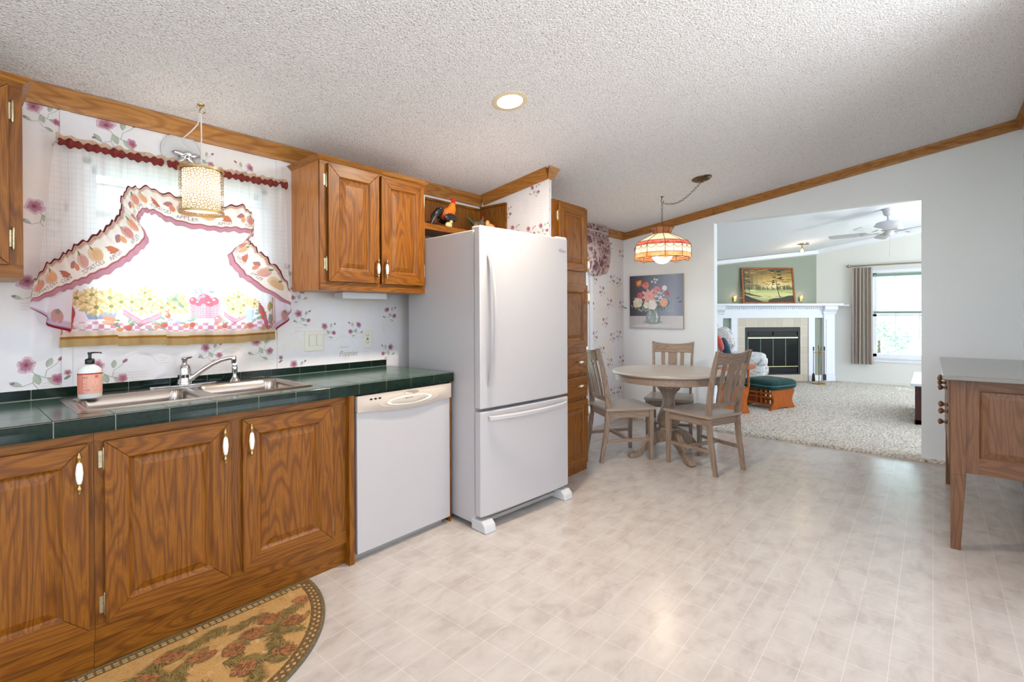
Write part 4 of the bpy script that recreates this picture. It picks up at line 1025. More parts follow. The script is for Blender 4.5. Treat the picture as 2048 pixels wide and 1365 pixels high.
part('socket',MB().lathe([(.012,1.955),(.014,1.96),(.014,1.985),(.006,1.995),(.004,2.0)],16,(HX,HY,0)),WHITE2,t,smooth=True)
part('bulb',MB().ell((HX,HY,1.87),(.028,.028,.038)),emit('warm_bulb','#ffeed8',14),t,smooth=True)
part('cord',MB().tube([(HX,HY,1.99),(HX+.001,HY,2.10),(HX,HY,zt-.028)],.003,6).tube([(HX,HY,zt-.03),(HX-.008,HY+.02,zt-.09),(HX-.02,HY+.07,2.16),(HX-.05,2.80,2.12),(.815,YW-.05,2.09)],.003,6),plain('clear_cord','#cfcfd2',.3),t,smooth=True)
part('ceiling_hook',MB().lathe([(.0,0),(.016,-.001),(.015,-.006),(.006,-.008),(.005,-.018)],14,(HX,HY,zt+.002)).tube([(HX,HY,zt-.014),(HX-.004,HY,zt-.022),(HX-.006,HY,zt-.034),(HX+.002,HY,zt-.041),(HX+.012,HY,zt-.038),(HX+.016,HY,zt-.030)],.003,8),BRASS,t,smooth=True)
light('pendant_light','POINT',(HX,HY,1.87),6,(1,.90,.76),.03)
# recessed ceiling light
nx,ny=2.009,1.731
def ceilM(x,y): return Matrix.Translation((x,y,zc(y)))@Matrix.Rotation(math.atan(-SL),4,'X')
def can(x,y,label):
    t=thing('recessed_light',label,'light',(x,y,zc(y))); t.rotation_euler=(math.atan(-SL),0,0)
    part('trim_ring',MB().lathe([(.068,.001),(.070,-.004),(.092,-.004),(.098,-.001),(.098,.002)],40,caps=False),plain('can_trim','#d6c6a8',.5),t,w=False,smooth=True)
    part('baffle',MB().lathe([(.0,-.0015),(.069,-.0015)],40,caps=False),emit('recessed_lens','#fff3dc',7),t,w=False)
    part('bulb',MB().lathe([(.036,-.0022),(.040,-.005),(.03,-.008),(0,-.009)],30),emit('recessed_bulb','#fff6e6',10),t,w=False,smooth=True)
    l=light('recessed_light_beam','AREA',(x,y,zc(y)-.014),30,(1,.86,.68),.13,rot=(math.atan(-SL),0,0),shape='DISK')
    return t
can(nx,ny,'round recessed ceiling light, glowing, in the popcorn ceiling before the fridge')
# ============================================================ DINING
t=thing('dining_table','round taupe wooden pedestal dining table with four scrolled feet','dining table',(4.25,1.80,0),R_(8))
TR=.492
part('tabletop',MB().lathe([(0,.728),(TR-.035,.728),(TR-.012,.733),(TR,.742),(TR,.750),(TR-.010,.757),(TR-.022,.759),(0,.759)],72),plain('bleached_tabletop','#a8a098',.36,var=.06,scale=5,coat=.1),t,w=False,smooth=True,angle=30)
part('apron',MB().lathe([(TR-.035,.672),(TR-.028,.674),(TR-.028,.728),(TR-.05,.728),(TR-.05,.672),(TR-.035,.672)],72,caps=False),TAUPX,t,w=False,smooth=True)
col=MB(); o8=lambda r,z:(r,z)
col.lathe([(.0,.672),(.105,.672),(.105,.60),(.085,.575)],8,caps=False)
col.lathe([(.085,.60),(.07,.56),(.055,.53),(.050,.50),(.058,.45),(.072,.40),(.088,.36),(.098,.32),(.094,.285),(.075,.26),(.070,.25),(.082,.235),(.082,.15),(.07,.13),(0,.12)],28)
part('pedestal',col,TAUPE,t,w=False,smooth=True,angle=35)
def foot():
    up=[(.055,.235),(.12,.235),(.18,.205),(.235,.145),(.28,.090),(.325,.055),(.36,.045),(.385,.028),(.385,.008),(.365,0),(.33,.002),(.285,.012),(.24,.045),(.19,.085),(.13,.115),(.055,.125)]
    return up
for k in range(4):
    mb=MB(); a=R_(45+90*k); mb.prism(foot(),'y',-.028,.028); mb.k=0; mb.xf(Matrix.Rotation(a,4,'Z')); part('foot',mb,TAUPE,t,w=False,bev=.008,seg=3)
part('scroll_cap',MB().lathe([(.0,.262),(.06,.262),(.088,.25),(.092,.235),(.075,.225)],28),TAUPE,t,w=False,smooth=True)

def chair(label,loc,rz,group):
    t=thing('dining_chair',label,'chair',loc,rz,group)
    # seat: saddle with a softly flared front
    def sf(u,v):
        a=2*u-1; b=2*v-1; x=.225*a; w_=.205+.020*(a+1)/2; y=w_*b
        x+= .012*(1-b*b)*(1 if a>0 else 0)*a
        return (x,y,.462-.010*math.exp(-((x+.02)**2+y*y*.7)*30))
    mb=MB().grid(18,18,sf); n=len(mb.v); top=list(mb.v)
    for x,y,z in top: mb.av((x*.985,y*.985,.438))
    N=19
    for j in range(18):
        for i in range(18): a=n+j*N+i; mb.af((a,a+N,a+N+1,a+1))
    for i in range(18):
        for a,b in((i,i+1),((18*N)+i+1,(18*N)+i)): mb.af((a,n+a,n+b,b))
        for a,b in(((i+1)*N,i*N),(i*N+18,(i+1)*N+18)): mb.af((a,n+a,n+b,b))
    part('seat',mb,SEATM,t,w=False,smooth=True,angle=50)
    for s_ in(-1,1):
        mb=MB(); y=s_*.195
        mb.hexa([(.178,y-.014,0),(.206,y-.014,0),(.206,y+.014,0),(.178,y+.014,0)],[(.170,y-.020,.438),(.212,y-.020,.438),(.212,y+.020,.438),(.170,y+.020,.438)])
        part('leg',mb,TAUPE,t,w=False,bev=.003)
        # rear leg continues as the back post, raked and curved
        P=[(-.255,0,.020),(-.235,.12,.022),(-.208,.28,.024),(-.195,.42,.026),(-.196,.50,.026),(-.212,.62,.025),(-.240,.76,.024),(-.272,.88,.022),(-.300,.975,.016)]
        ys=[.170,.171,.173,.175,.176,.180,.186,.191,.196]
        mb=MB(); prev=None
        for (x,z,h),yy in zip(P,ys):
            yy*=s_; r=[mb.av(p) for p in((x-h,yy-.0125,z),(x+h*.75,yy-.0125,z),(x+h*.75,yy+.0125,z),(x-h,yy+.0125,z))]
            if prev: 
                for i in range(4): j=(i+1)%4; mb.af((prev[i],prev[j],r[j],r[i]))
            else: mb.af(r[::-1])
            prev=r
        mb.af(prev); part('leg',mb,TAUPE,t,w=False,bev=.003)
    def curved(z0,z1,x0,x1,d,th,hw0,hw1,top=0):
        mb=MB(); prev=None; N=12
        for k in range(N+1):
            u=2*k/N-1; bow=-d*(1-u*u); e=top*abs(u)**2.2
            r=[mb.av(p) for p in((x0+bow-th,u*hw0,z0),(x0+bow+th,u*hw0,z0),(x1+bow+th,u*hw1,z1+e),(x1+bow-th,u*hw1,z1+e))]
            if prev:
                for i in range(4): j=(i+1)%4; mb.af((prev[i],prev[j],r[j],r[i]))
            else: mb.af(r[::-1])
            prev=r
        mb.af(prev); return mb
    part('crest_rail',curved(.865,.950,-.264,-.287,.028,.011,.190,.196,.024),TAUPX2,t,w=False,bev=.003)
    part('back_rail',curved(.515,.555,-.196,-.203,.014,.010,.170,.172),TAUPX2,t,w=False,bev=.002)
    for y0,y1,wd in((-.088,-.094,.017),(0,0,.040),(.088,.094,.017)):
        mb=MB(); prev=None
        for k in range(9):
            u=k/8; z=.545+(.875-.545)*u; x=-.202-(.066)*u**1.3; yy=y0+(y1-y0)*u
            b=-.014*(1-(yy/.17)**2)-(.014)*(1-(yy/.19)**2)*u; wq=wd*(1+.12*u)
            r=[mb.av(p) for p in((x+b-.006,yy-wq,z),(x+b+.006,yy-wq,z),(x+b+.006,yy+wq,z),(x+b-.006,yy+wq,z))]
            if prev:
                for i in range(4): j=(i+1)%4; mb.af((prev[i],prev[j],r[j],r[i]))
            else: mb.af(r[::-1])
            prev=r
        mb.af(prev); part('back_slat',mb,TAUPE,t,w=False)
    for s_ in(-1,1):
        part('side_apron',MB().hexa([(-.185,s_*.176-.009,.375),(.175,s_*.193-.009,.375),(.175,s_*.193+.009,.375),(-.185,s_*.176+.009,.375)],[(-.185,s_*.176-.009,.437),(.175,s_*.193-.009,.437),(.175,s_*.193+.009,.437),(-.185,s_*.176+.009,.437)]),TAUPX,t,w=False)
        part('side_stretcher',MB().hexa([(-.205,s_*.171-.009,.165),(.182,s_*.193-.009,.165),(.182,s_*.193+.009,.165),(-.205,s_*.171+.009,.165)],[(-.205,s_*.171-.009,.192),(.182,s_*.193-.009,.192),(.182,s_*.193+.009,.192),(-.205,s_*.171+.009,.192)]),TAUPX,t,w=False)
    part('front_apron',MB().box(.176,-.178,.375,.196,.178,.437),TAUPX2,t,w=False); part('rear_apron',MB().box(-.204,-.166,.375,-.184,.166,.437),TAUPX2,t,w=False)
    part('cross_stretcher',MB().box(-.02,-.178,.167,.008,.178,.190),TAUPX2,t,w=False)
    return t
TAUPX2=oak('taupe_wood_y','y','#978474','#8a7667','#735f51',.5,1,.05)
SEATM=plain('taupe_seat_wood','#a19184',.38,var=.06,scale=6,coat=.15)
G='wooden chairs around the dining table'
c1=chair('taupe wooden dining chair beside the pantry cabinet, back to the floral wall',(3.965,2.125,0),R_(-36),G)
dup(c1,(4.150,1.462,0),R_(70.5),'taupe wooden dining chair nearest the camera, its back overlapping the living room opening')
dup(c1,(4.665,1.955,0),R_(198),'taupe wooden dining chair on the far side of the table under the flower painting')

# hanging stained glass lamp
LX,LY=4.49,1.96
t=thing('stained_glass_lamp','hanging stained glass lamp with red and orange bands over the dining table','lamp',(LX,LY,1.76))
def glassm(name,c,em):
    m=NT(name); n=m.noise(m.coord(),25,3); cc=m.ramp(n,[(.3,c),(.7,mixc(c,'#ffffff',.25))]); m.base(cc); m.l(cc,m.b.inputs['Emission Color']); m.set(rough=.2,estr=em)
    return m.mat
def tglass(name,c):
    m=NT(name); n=m.noise(m.coord(),25,3); cc=m.ramp(n,[(.3,c),(.7,mixc(c,'#ffffff',.25))]); m.base(cc); m.set(rough=.15)
    tr=m.new('ShaderNodeBsdfTranslucent'); m.l(cc,tr.inputs[0]); mx=m.new('ShaderNodeMixShader'); mx.inputs[0].default_value=.72; m.l(m.b.outputs[0],mx.inputs[1]); m.l(tr.outputs[0],mx.inputs[2]); m.l(mx.outputs[0],m.out.inputs[0]); return m.mat
GL=[tglass('cream_art_glass','#fbeed6'),tglass('red_art_glass','#e0483c'),tglass('orange_art_glass','#e8883a'),tglass('amber_art_glass','#c4601c')]
NS=10; sh=MB(); ld=MB()
def P8(k,r,z): a=2*PI*(k+.5)/NS+.2; return (LX+r*C_(a),LY+r*S_(a),z)
prof=[(.088,2.022),(.205,1.945),(.255,1.930),(.262,1.918),(.262,1.842),(.264,1.795)]
prof=[(.088,2.022),(.232,1.945),(.258,1.915),(.262,1.905),(.264,1.832),(.266,1.790)]
mats=[0,1,1,0,2]
for (r0,z0),(r1,z1),m_ in zip(prof,prof[1:],mats):
    for k in range(NS):
        sh.m=m_; sh.quad(P8(k,r0,z0),P8(k+1,r0,z0),P8(k+1,r1,z1),P8(k,r1,z1)); ld.tube([P8(k,r0,z0),P8(k,r1,z1)],.0028,6)
        ld.tube([P8(k,r1,z1),P8(k+1,r1,z1)],.0025,6)
for k in range(NS): ld.tube([P8(k,.088,2.022),P8(k+1,.088,2.022)],.003,6)
# cream panels of the band carry little swags
for k in range(NS):
    a=Vector(P8(k,.2645,1.900)); b=Vector(P8(k+1,.2645,1.900)); lo=Vector((0,0,-.068))
    m_=(a+b)/2; ld.tube([m_,m_+lo],.0018,6)
    for p,q_ in((a,m_),(m_,b)): ld.tube([p+(q_-p)*u+Vector((0,0,-.030*S_(PI*u))) for u in [i/8 for i in range(9)]],.0022,6)
# scalloped skirt
for k in range(NS):
    a=Vector(P8(k,.266,1.790)); b=Vector(P8(k+1,.266,1.790)); M_=10
    for i in range(M_):
        u0,u1=i/M_,(i+1)/M_; f=lambda u:a+(b-a)*u+Vector((0,0,-.018+.016*S_(PI*u)))
        sh.m=2; sh.quad(a+(b-a)*u0,a+(b-a)*u1,f(u1),f(u0)); ld.tube([f(u0),f(u1)],.002,6)
# flared crown of amber glass
for k in range(NS):
    for (r0,z0,r1,z1) in((.078,2.024,.108,2.078),): sh.m=3 if k%2 else 2; sh.quad(P8(k,r0,z0),P8(k+1,r0,z0),P8(k+1,r1,z1+.006),P8(k,r1,z1+.006)); ld.tube([P8(k,r0,z0),P8(k,r1,z1+.010)],.0028,6); ld.tube([P8(k,r1,z1+.006),P8(k+.5,r1*1.0,z1-.0),P8(k+1,r1,z1+.006)],.0022,6)
part('glass_shade',sh,GL,t); part('leading',ld,plain('lead_came','#6a4a2a',.4,.7),t)
part('globe',MB().ell((LX,LY,1.838),(.098,.098,.098),28,18),emit('lamp_globe','#fff0d4',3.2),t,smooth=True)
part('socket',MB().lathe([(.03,1.93),(.03,1.97),(.08,2.020),(.02,2.03),(.008,2.06),(.004,2.075)],18,(LX,LY,0)),BRONZE,t,smooth=True)
zh=zc(LY)
ch=MB()
def chain(mb,pts,L=.030,wd=.0085,r=.0018):
    # oval links along a path, alternately turned
    seg=[Vector(p) for p in pts]; lens=[(b-a).length for a,b in zip(seg,seg[1:])]; tot=sum(lens); n=max(2,int(tot/(L*.82)))
    def at(d):
        for a,b,l in zip(seg,seg[1:],lens):
            if d<=l or l==lens[-1] and b is seg[-1]: return a+(b-a)*min(1,d/l),(b-a).normalized()
            d-=l
        return seg[-1],(seg[-1]-seg[-2]).normalized()
    for k in range(n):
        c,d=at(tot*(k+.5)/n); up=Vector((0,0,1)) if abs(d.z)<.9 else Vector((1,0,0)); a=d.cross(up).normalized(); b=a.cross(d)
        s_=a if k%2 else b
        mb.tube([c+d*(L/2*C_(2*PI*i/12))+s_*(wd*S_(2*PI*i/12)) for i in range(12)],r,6,closed=True)
chain(ch,[(LX,LY,zh-.062),(LX,LY,2.075)])
CXc,CYc=4.335,1.53; zc2=zc(CYc)
pts=[]
for i in range(15):
    u=i/14; pts.append((LX+(CXc-LX)*u,LY+(CYc-LY)*u,(zh-.060)+(zc2-.03-zh+.060)*u-.085*S_(PI*u)*(1-.25*u)))
chain(ch,pts); part('chain',ch,BRONZE,t,smooth=True)
part('ceiling_hook',MB().lathe([(.0,.0),(.017,-.002),(.014,-.007),(.005,-.010)],12,(LX,LY,zh+.002)).tube([(LX,LY,zh-.006),(LX-.006,LY,zh-.02),(LX-.004,LY+.008,zh-.042),(LX+.004,LY+.004,zh-.058),(LX+.010,LY-.008,zh-.048),(LX+.012,LY-.014,zh-.038)],.0035,8),BRONZE,t,smooth=True)
mb=MB().lathe([(.084,.002),(.082,-.006),(.070,-.012),(.066,-.018),(.045,-.024),(.018,-.028),(.012,-.038),(0,-.040)],32); mb.k=0; mb.xf(ceilM(CXc,CYc)); part('canopy',mb,BRONZE,t,smooth=True)
light('stained_glass_lamp_light','POINT',(LX,LY,1.735),6,WARM,.09)
light('stained_glass_lamp_uplight','POINT',(LX,LY,1.975),2,WARM,.03)

# flower painting on the right wall
t=thing('flower_painting','unframed canvas painting of pink and white flowers in a glass vase on a dark ground','painting',(XR,2.45,1.09))
part('canvas_wrap',MB().box(XR-.036,2.122,1.093,XR-.001,2.772,1.715),plain('canvas_edge','#b9a98e',.8),t)
cv=Canvas(); a0,a1,b0,b1=0,.65,0,.622   # a runs left to right as seen
def gradrect(x0,y0,x1,y1,cols,nx=8): # horizontal gradient of strips
    for i in range(nx):
        u=i/nx; j=u*(len(cols)-1); k=min(int(j),len(cols)-2); c=mixc(cols[k],cols[k+1],j-k); cv.rect(x0+(x1-x0)*u,y0,x0+(x1-x0)*(i+1)/nx+.0005,y1,c)
gradrect(0,.14,.65,.622,['#463f48','#5c5a68','#747a8a','#8d96aa','#9ca6ba','#848da2'],26)
q=random.Random(2)
for k in range(60): cv.ell(.05+q.random()*.55,.18+q.random()*.42,.05*q.random()+.02,.03*q.random()+.02,mixc('#3a3744','#8590a4',min(1,max(0,q.gauss(.45,.12)))),q.random()*3) if False else None
for k in range(16): x=.28+.02*k; cv.line([(x,.61),(x+.01,.45),(x-.005,.3)],.010,mixc('#727889','#a2acc0',k/22+.05*(k%3)),.003)
gradrect(0,0,.65,.145,['#b7b5b8','#c4c4c9','#cfd0d6'],10); cv.line([(0,.143),(.65,.148)],.003,'#9a98a0')
for k in range(12): cv.line([(.02+.03*k,.02+.005*(k%3)),(.12+.04*k,.025+.006*(k%4))],.006,'#d4d4da')
cv.ell(.29,.075,.12,.022,'#9a9ba4')
vase=[(.235,.205),(.215,.16),(.205,.11),(.225,.07),(.26,.055),(.33,.055),(.37,.075),(.385,.12),(.37,.17),(.345,.215)]
cv.poly(vase,'#8d9aa0'); cv.poly([(.25,.20),(.235,.12),(.26,.075),(.31,.07),(.32,.2)],'#a9b6b8'); cv.poly([(.33,.2),(.355,.14),(.345,.08),(.325,.07),(.33,.13)],'#d0d8dc'); cv.line(vase,.0025,'#5f6c74'); cv.line([(.225,.128),(.37,.130)],.003,'#d8dee0')
for k in range(7): cv.line([(.29,.22),(.25+.017*k,.08+.005*(k%3))],.003,'#6a8078')
for k in range(46): cv.leaf(.29+q.gauss(0,.13),.24+abs(q.gauss(0,.085)),.05,.018,q.uniform(0,2*PI),mixc('#50685e','#8aa096',q.random()),'#6c8078')
for k in range(16): cv.leaf(.09+.015*k+.006*q.random(),.20+.03*q.random(),.03,.014,q.uniform(-.5,2.5),'#7d9888','#a8b8ac')
for k in range(8): cv.leaf(.46+.012*k,.19+.02*q.random(),.025,.010,q.uniform(-.5,2.5),'#90a2a8','#b0bcc2')
def peony(x,y,r,c,c2,n=9):
    for ring in range(3):
        for k in range(n-ring*2): a=2*PI*k/(n-ring*2)+ring*.5+q.uniform(-.15,.15); d=r*(.55-.2*ring); cv.ell(x+d*C_(a),y+d*S_(a),r*(.45-.08*ring),r*(.36-.07*ring),mixc(c,c2,q.random()),a)
    cv.ell(x,y,r*.2,r*.18,mixc(c,c2,.2))
def lily(x,y,r,c,c2):
    for k in range(8): a=2*PI*k/8+.2; cv.leaf(x,y,r*(1+.15*(k%2)),r*.42,a,c2,c); cv.line([(x,y),(x+r*.8*C_(a),y+r*.8*S_(a))],.0018,'#c88a88')
    for k in range(5): a=.6+k*.7; cv.line([(x,y),(x+r*.25*C_(a),y+r*.25*S_(a))],.002,'#d0a04a')
peony(.105,.305,.062,'#e4e0d4','#c8bfa8'); peony(.075,.275,.03,'#ddd6bc','#c4b694'); lily(.12,.53,.045,'#e08a3a','#b85a1c')
cv.leaf(.09,.515,.08,.035,.7,'#d8782c','#f0b070'); peony(.205,.505,.042,'#c8605a','#e0988c'); peony(.128,.385,.038,'#b84a50','#d8808a')
lily(.245,.375,.095,'#e6b4ae','#d89a98'); peony(.345,.445,.048,'#c87a88','#dca0a8'); peony(.285,.275,.060,'#eceaea','#d4d6d8'); peony(.215,.27,.040,'#e6e8dc','#ccd4bc')
for k in range(26): cv.ell(.38+q.gauss(0,.040),.355+q.gauss(0,.030),.010,.009,mixc('#e8eaf0','#c0c8d4',q.random()))
peony(.425,.300,.050,'#e8c0b0','#d89a88'); peony(.435,.465,.032,'#eef0f4','#d0d6de'); peony(.465,.405,.028,'#b8505c','#d8888a')
for x,y in((.285,.545),(.315,.57),(.345,.565),(.325,.535)): peony(x,y,.014,'#e6ecf6','#c0cce0',5)
cv.line([(.31,.53),(.30,.46)],.002,'#8aa0a0')
part('picture',MB().canvas(cv,lambda a,b,h:(XR-.0365-h,2.772-a,1.093+b),0,h0=.0006,eps=.00002),attr_mat('painting_print',.45),t)

# dining window valance, mottled purple florals
t=thing('window_valance','purple floral gathered valance over the dining window','curtain',(4.2,2.80,1.70))
def vf(u,v):
    x=3.54+(4.93-3.54)*u; z=1.705+.02*S_(x*9)+(2.19-1.705)*v; bul=S_(PI*min(1,v*1.12))**.7
    y=2.80-.045*bul+.014*S_(x*62+.8*S_(x*17))*(1-.5*v)
    x+=-.03*(1-v)*max(0,(u-.85)/.15)*1.2
    return (x,y,z)
def valm():
    def ex(m,c):
        v=m.coord(); n=m.noise(v,13,4,.6,.5); n2=m.noise(v,40,3)
        return m.mix(m.math('MULTIPLY',n2,.25),m.ramp(n,[(.33,'#4d2634'),(.44,'#7c4a58'),(.50,'#c9b6ae'),(.58,'#a98a8e'),(.70,'#5a3040')]),c)
    return attr_mat('purple_floral_fabric',.9,.4,.02,ex)
VAL=valm(); part('fabric',MB().grid(170,40,vf,lambda u,v:lin('#c8b4b0') if v>.12 else lin('#ffffff')),VAL,t,smooth=True,angle=180)
def vr(u,v):
    x=3.52+(4.975-3.52)*u; k=.015*S_(x*75)+.01*S_(x*31); return (x,2.79-.01+k*v,2.18+.055*v+.008*S_(x*50)*v-.06*max(0,u-.97)/.03*v)
part('heading',MB().grid(200,6,vr,lambda u,v:lin('#a08a80')),VAL,t,smooth=True,angle=180)
part('rod',MB().tube([(3.56,2.80,2.175),(4.95,2.80,2.175),(4.95,YW,2.175)],.007,8).tube([(3.56,2.80,2.175),(3.56,YW,2.175)],.007,8),WHITE2,t)

# ============================================================ SIDEBOARD
t=thing('sideboard','brown wooden sideboard with tapered legs, round knobs and light top against the right-hand wall','sideboard',(4.2,-.29,0))
SX,SE=3.523,4.86; yf=-.072; ybk=YR+.012
part('top',MB().box(SX-.05,ybk,.908,SE+.05,-.038,.931),plain('sideboard_top','#7b7872',.22,var=.05,coat=.3),t,bev=.004)
def leg(x,y,sx_,sy_):
    mb=MB(); w0,w1=.062,.040
    xs=(x,x+sx_*w0); ysz=(y,y+sy_*w0); xe=(x,x+sx_*w1); ye=(y,y+sy_*w1)
    mb.box(min(xs),min(ysz),.40,max(xs),max(ysz),.908)
    lo=[(a,b,.0) for a,b in((min(xe),min(ye)),(max(xe),min(ye)),(max(xe),max(ye)),(min(xe),max(ye)))]
    hi=[(a,b,.40) for a,b in((min(xs),min(ysz)),(max(xs),min(ysz)),(max(xs),max(ysz)),(min(xs),max(ysz)))]
    mb.hexa(lo,hi); part('leg',mb,WALN,t,bev=.002)
leg(SX,yf,1,-1); leg(SE,yf,-1,-1); leg(SX,ybk,1,1); leg(SE,ybk,-1,1)
for xe,sg in((SX+.006,1),(SE-.006,-1)):
    mb=MB(); x0,x1=sorted((xe,xe+sg*.022))
    Y0,Y1=ybk+.062,yf-.062; zb,zt_=.415,.908; ia,ib=Y0+.05,Y1-.05; za,zb2=.50,.855
    mb.box(x0,Y0,zb,x1,ia,zt_).box(x0,ib,zb,x1,Y1,zt_); mb.m=1; mb.box(x0,ia,zb,x1,ib,za).box(x0,ia,zb2,x1,ib,zt_); mb.m=0
    xo_=x0 if sg>0 else x1
    def rg(a,b,c,d,dx): return [mb.av(p) for p in((xo_+sg*dx,a,c),(xo_+sg*dx,b,c),(xo_+sg*dx,b,d),(xo_+sg*dx,a,d))]
    A=rg(ia,ib,za,zb2,.001);B=rg(ia+.008,ib-.008,za+.008,zb2-.008,.010);C2=rg(ia+.038,ib-.038,za+.038,zb2-.038,.003)
    for a,b in((A,B),(B,C2)):
        for i in range(4): j=(i+1)%4; mb.af((a[i],a[j],b[j],b[i]))
    mb.af(C2); part('side_panel',mb,[WALN,WALNY],t)
part('carcass',MB().box(SX+.028,ybk,.42,SE-.028,yf-.03,.907),WALN,t)
def knobm(parent,x,z,y=yf):
    part('knob',MB().lathe([(.010,0),(.012,.004),(.009,.010),(.008,.018),(.015,.026),(.018,.032),(.016,.038),(.008,.042),(0,.043)],18,(x,y+.006,z),'y'),WALN,parent,smooth=True)
def front(nm,x0,x1,z0,z1,kn,ar=0):
    N=10; pts=[(x0,z1),(x0,z0)]+[(x0+(x1-x0)*i/N,z0+ar*S_(PI*i/N)) for i in range(1,N)]+[(x1,z0),(x1,z1)]
    d=part(nm,MB().prism(pts,'y',yf-.030,yf+.006),WALN,t,bev=.006)
    for k in kn: knobm(d,*k)
xs=[SX+.064,SX+.47,SE-.47,SE-.064]
front('drawer',xs[0]+.004,xs[1]-.004,.77,.90,[((xs[0]+xs[1])/2+.15,.872)]); front('drawer',xs[1]+.004,xs[2]-.004,.77,.90,[(xs[1]+.06,.80),(xs[2]-.06,.80)]); front('drawer',xs[2]+.004,xs[3]-.004,.77,.90,[((xs[2]+xs[3])/2,.80)])
front('door',xs[0]+.004,xs[1]-.004,.43,.76,[(xs[0]+.12,.745),(xs[0]+.13,.705)]); front('door',xs[1]+.004,xs[2]-.004,.47,.76,[(3.98,.600)],.03); front('door',xs[2]+.004,xs[3]-.004,.43,.76,[])
part('front_apron',MB().prism([(xs[0],.43)]+[(xs[0]+(xs[3]-xs[0])*i/24,.385+.035*abs(S_(i*PI/8))) for i in range(25)]+[(xs[3],.43)],'y',yf-.03,yf-.002),WALN,t)

# ============================================================ RUG
t=None
RCX,RCY,RA,RB=.50,2.268,.64,.635
mb=MB(); N=90
out=[(RCX+RA*C_(PI+PI*i/N),RCY+RB*S_(PI+PI*i/N)) for i in range(N+1)]
mb.prism(out,'z',0.0005,.008)
cv=Canvas()
def re(f,i,n=N,off=0.): 
    a=PI+PI*i/n; return (RCX+(RA-f)*C_(a),RCY-.0-(off)+(RB-f)*S_(a))
def halfell(f,col,topoff):
    pts=[]
    for i in range(N+1):
        p=re(f,i); pts.append((p[0],min(p[1],RCY-topoff)))
    cv.poly(pts,col)
halfell(0,'#4a4c40',0); halfell(.012,'#4e3318',.012)
# checker blocks of the border: two rows round the curve and along the straight side
q=random.Random(9)
for row,f in((0,.018),(1,.034)):
    M_=62
    for i in range(2,M_-1):
        if row==0 or i%1==0:
            a=PI+PI*(i+.5*row)/M_; cx_,cy_=RCX+(RA-f-.006)*C_(a),RCY+(RB-f-.006)*S_(a)
            if cy_>RCY-.03: continue
            cv.ell(cx_,cy_,.0095,.0062,mixc('#c0a070','#8a7a4a',q.random()),a+PI/2,4)
for row,f in((0,.020),(1,.034)):
    k=0; x=RCX-RA+.06
    while x<RCX+RA-.05: cv.rect(x,RCY-f-.011,x+.016,RCY-f,mixc('#b89a6a','#7d7a4e',q.random())); x+=.024
halfell(.052,'#3f2a14',.048); halfell(.057,'#b38a52',.053)
def inside(x,y,m=.07): return ((x-RCX)/(RA-m))**2+((y-RCY)/(RB-m))**2<1 and y<RCY-.06
for k in range(420):
    x=RCX+q.uniform(-RA,RA); y=RCY-q.uniform(0,RB)
    if inside(x,y,.075): cv.ell(x,y,q.uniform(.012,.03),q.uniform(.006,.014),mixc('#a87a42','#c8a270',q.random()),q.random()*3,8)
def pine(x,y,rot,L=.15,c='#3c3418'):
    for i in range(44):
        u=i/43; px,py=x+L*u*C_(rot),y+L*u*S_(rot)
        for s_ in(-1,1):
            a=rot+s_*q.uniform(.45,.95); l=.058*(1-.4*u)*q.uniform(.7,1.1); e=(px+l*C_(a),py+l*S_(a))
            if inside(*e,.058) and inside(px,py,.058): cv.line([(px,py),e],.0046,mixc(c,'#8a7438',q.random()*.8),.0012)
def cone(x,y,rot,L=.075):
    for i in range(9):
        for j in range(-2,3):
            u=i/9; w_=.020*S_(PI*(.15+.8*u)); px=x+L*u*C_(rot)-j*w_*.5*S_(rot); py=y+L*u*S_(rot)+j*w_*.5*C_(rot)
            if inside(px,py,.058): cv.ell(px,py,.0055,.0042,mixc('#5c2814','#a8643a',q.random()),rot,6)
for x,y,r in((.98,2.10,-2.6),(1.02,2.02,-2.0),(.92,1.93,-.3),(.86,1.98,-1.9),(.80,2.08,-2.3),(.66,2.09,-2.7),(.72,1.90,-1.5),(.87,1.78,1.9),(.55,2.02,-2.2),(.62,1.80,2.5),(.72,1.76,-1.0),(.45,2.10,-2.8),(.42,1.93,-.8),(.50,1.75,1.2),(.35,1.80,2.2),(.28,2.05,-1.2),(.22,1.85,.6),(.12,2.08,-.4),(.15,1.95,-2.2),(.0,2.10,-.8),(.38,1.68,.2),(.62,1.68,.9),(1.05,2.10,-2.9),(.98,1.88,2.4),(.90,2.13,-2.9),(.75,2.17,-2.8),(.60,2.16,-2.9),(.52,1.92,2.0),(.78,2.00,.2),(.66,1.95,-.6),(.90,1.72,2.2),(.35,2.17,-2.9)): pine(x,y,r+q.uniform(-.2,.2),.15)
for x,y,r in((1.0,2.13,-.1),(.93,1.86,.6),(.76,2.03,.5),(.84,2.08,.3),(.58,2.05,.2),(.66,1.85,.7),(.40,2.05,.3),(.48,1.86,.6),(.26,1.96,.4),(.55,1.68,.3),(.75,1.70,.4),(.1,2.02,.5),(.90,2.00,.2),(.68,1.98,.9),(.50,2.13,.1),(.80,1.86,-.4)): cone(x,y,r); cone(x+.02,y-.025,r)
mb.canvas(cv,lambda a,b,h:(a,b,.008+h),1,h0=.0002,eps=.00002)
def rugprint():
    def ex(m,c): return m.mix(.22,c,m.ramp(m.noise(m.coord(),170,2,.7),[(.3,'#5a4228'),(.7,'#d8b888')]))
    return attr_mat('rug_pile_print',.95,extra=ex,spec=.1)
single('kitchen_rug',mb,[plain('rug_binding','#5a5c52',.9),rugprint()],'half-round rug with pine needles and cones on the floor before the sink cabinet','rug',base=(RCX,RCY-.3,0))
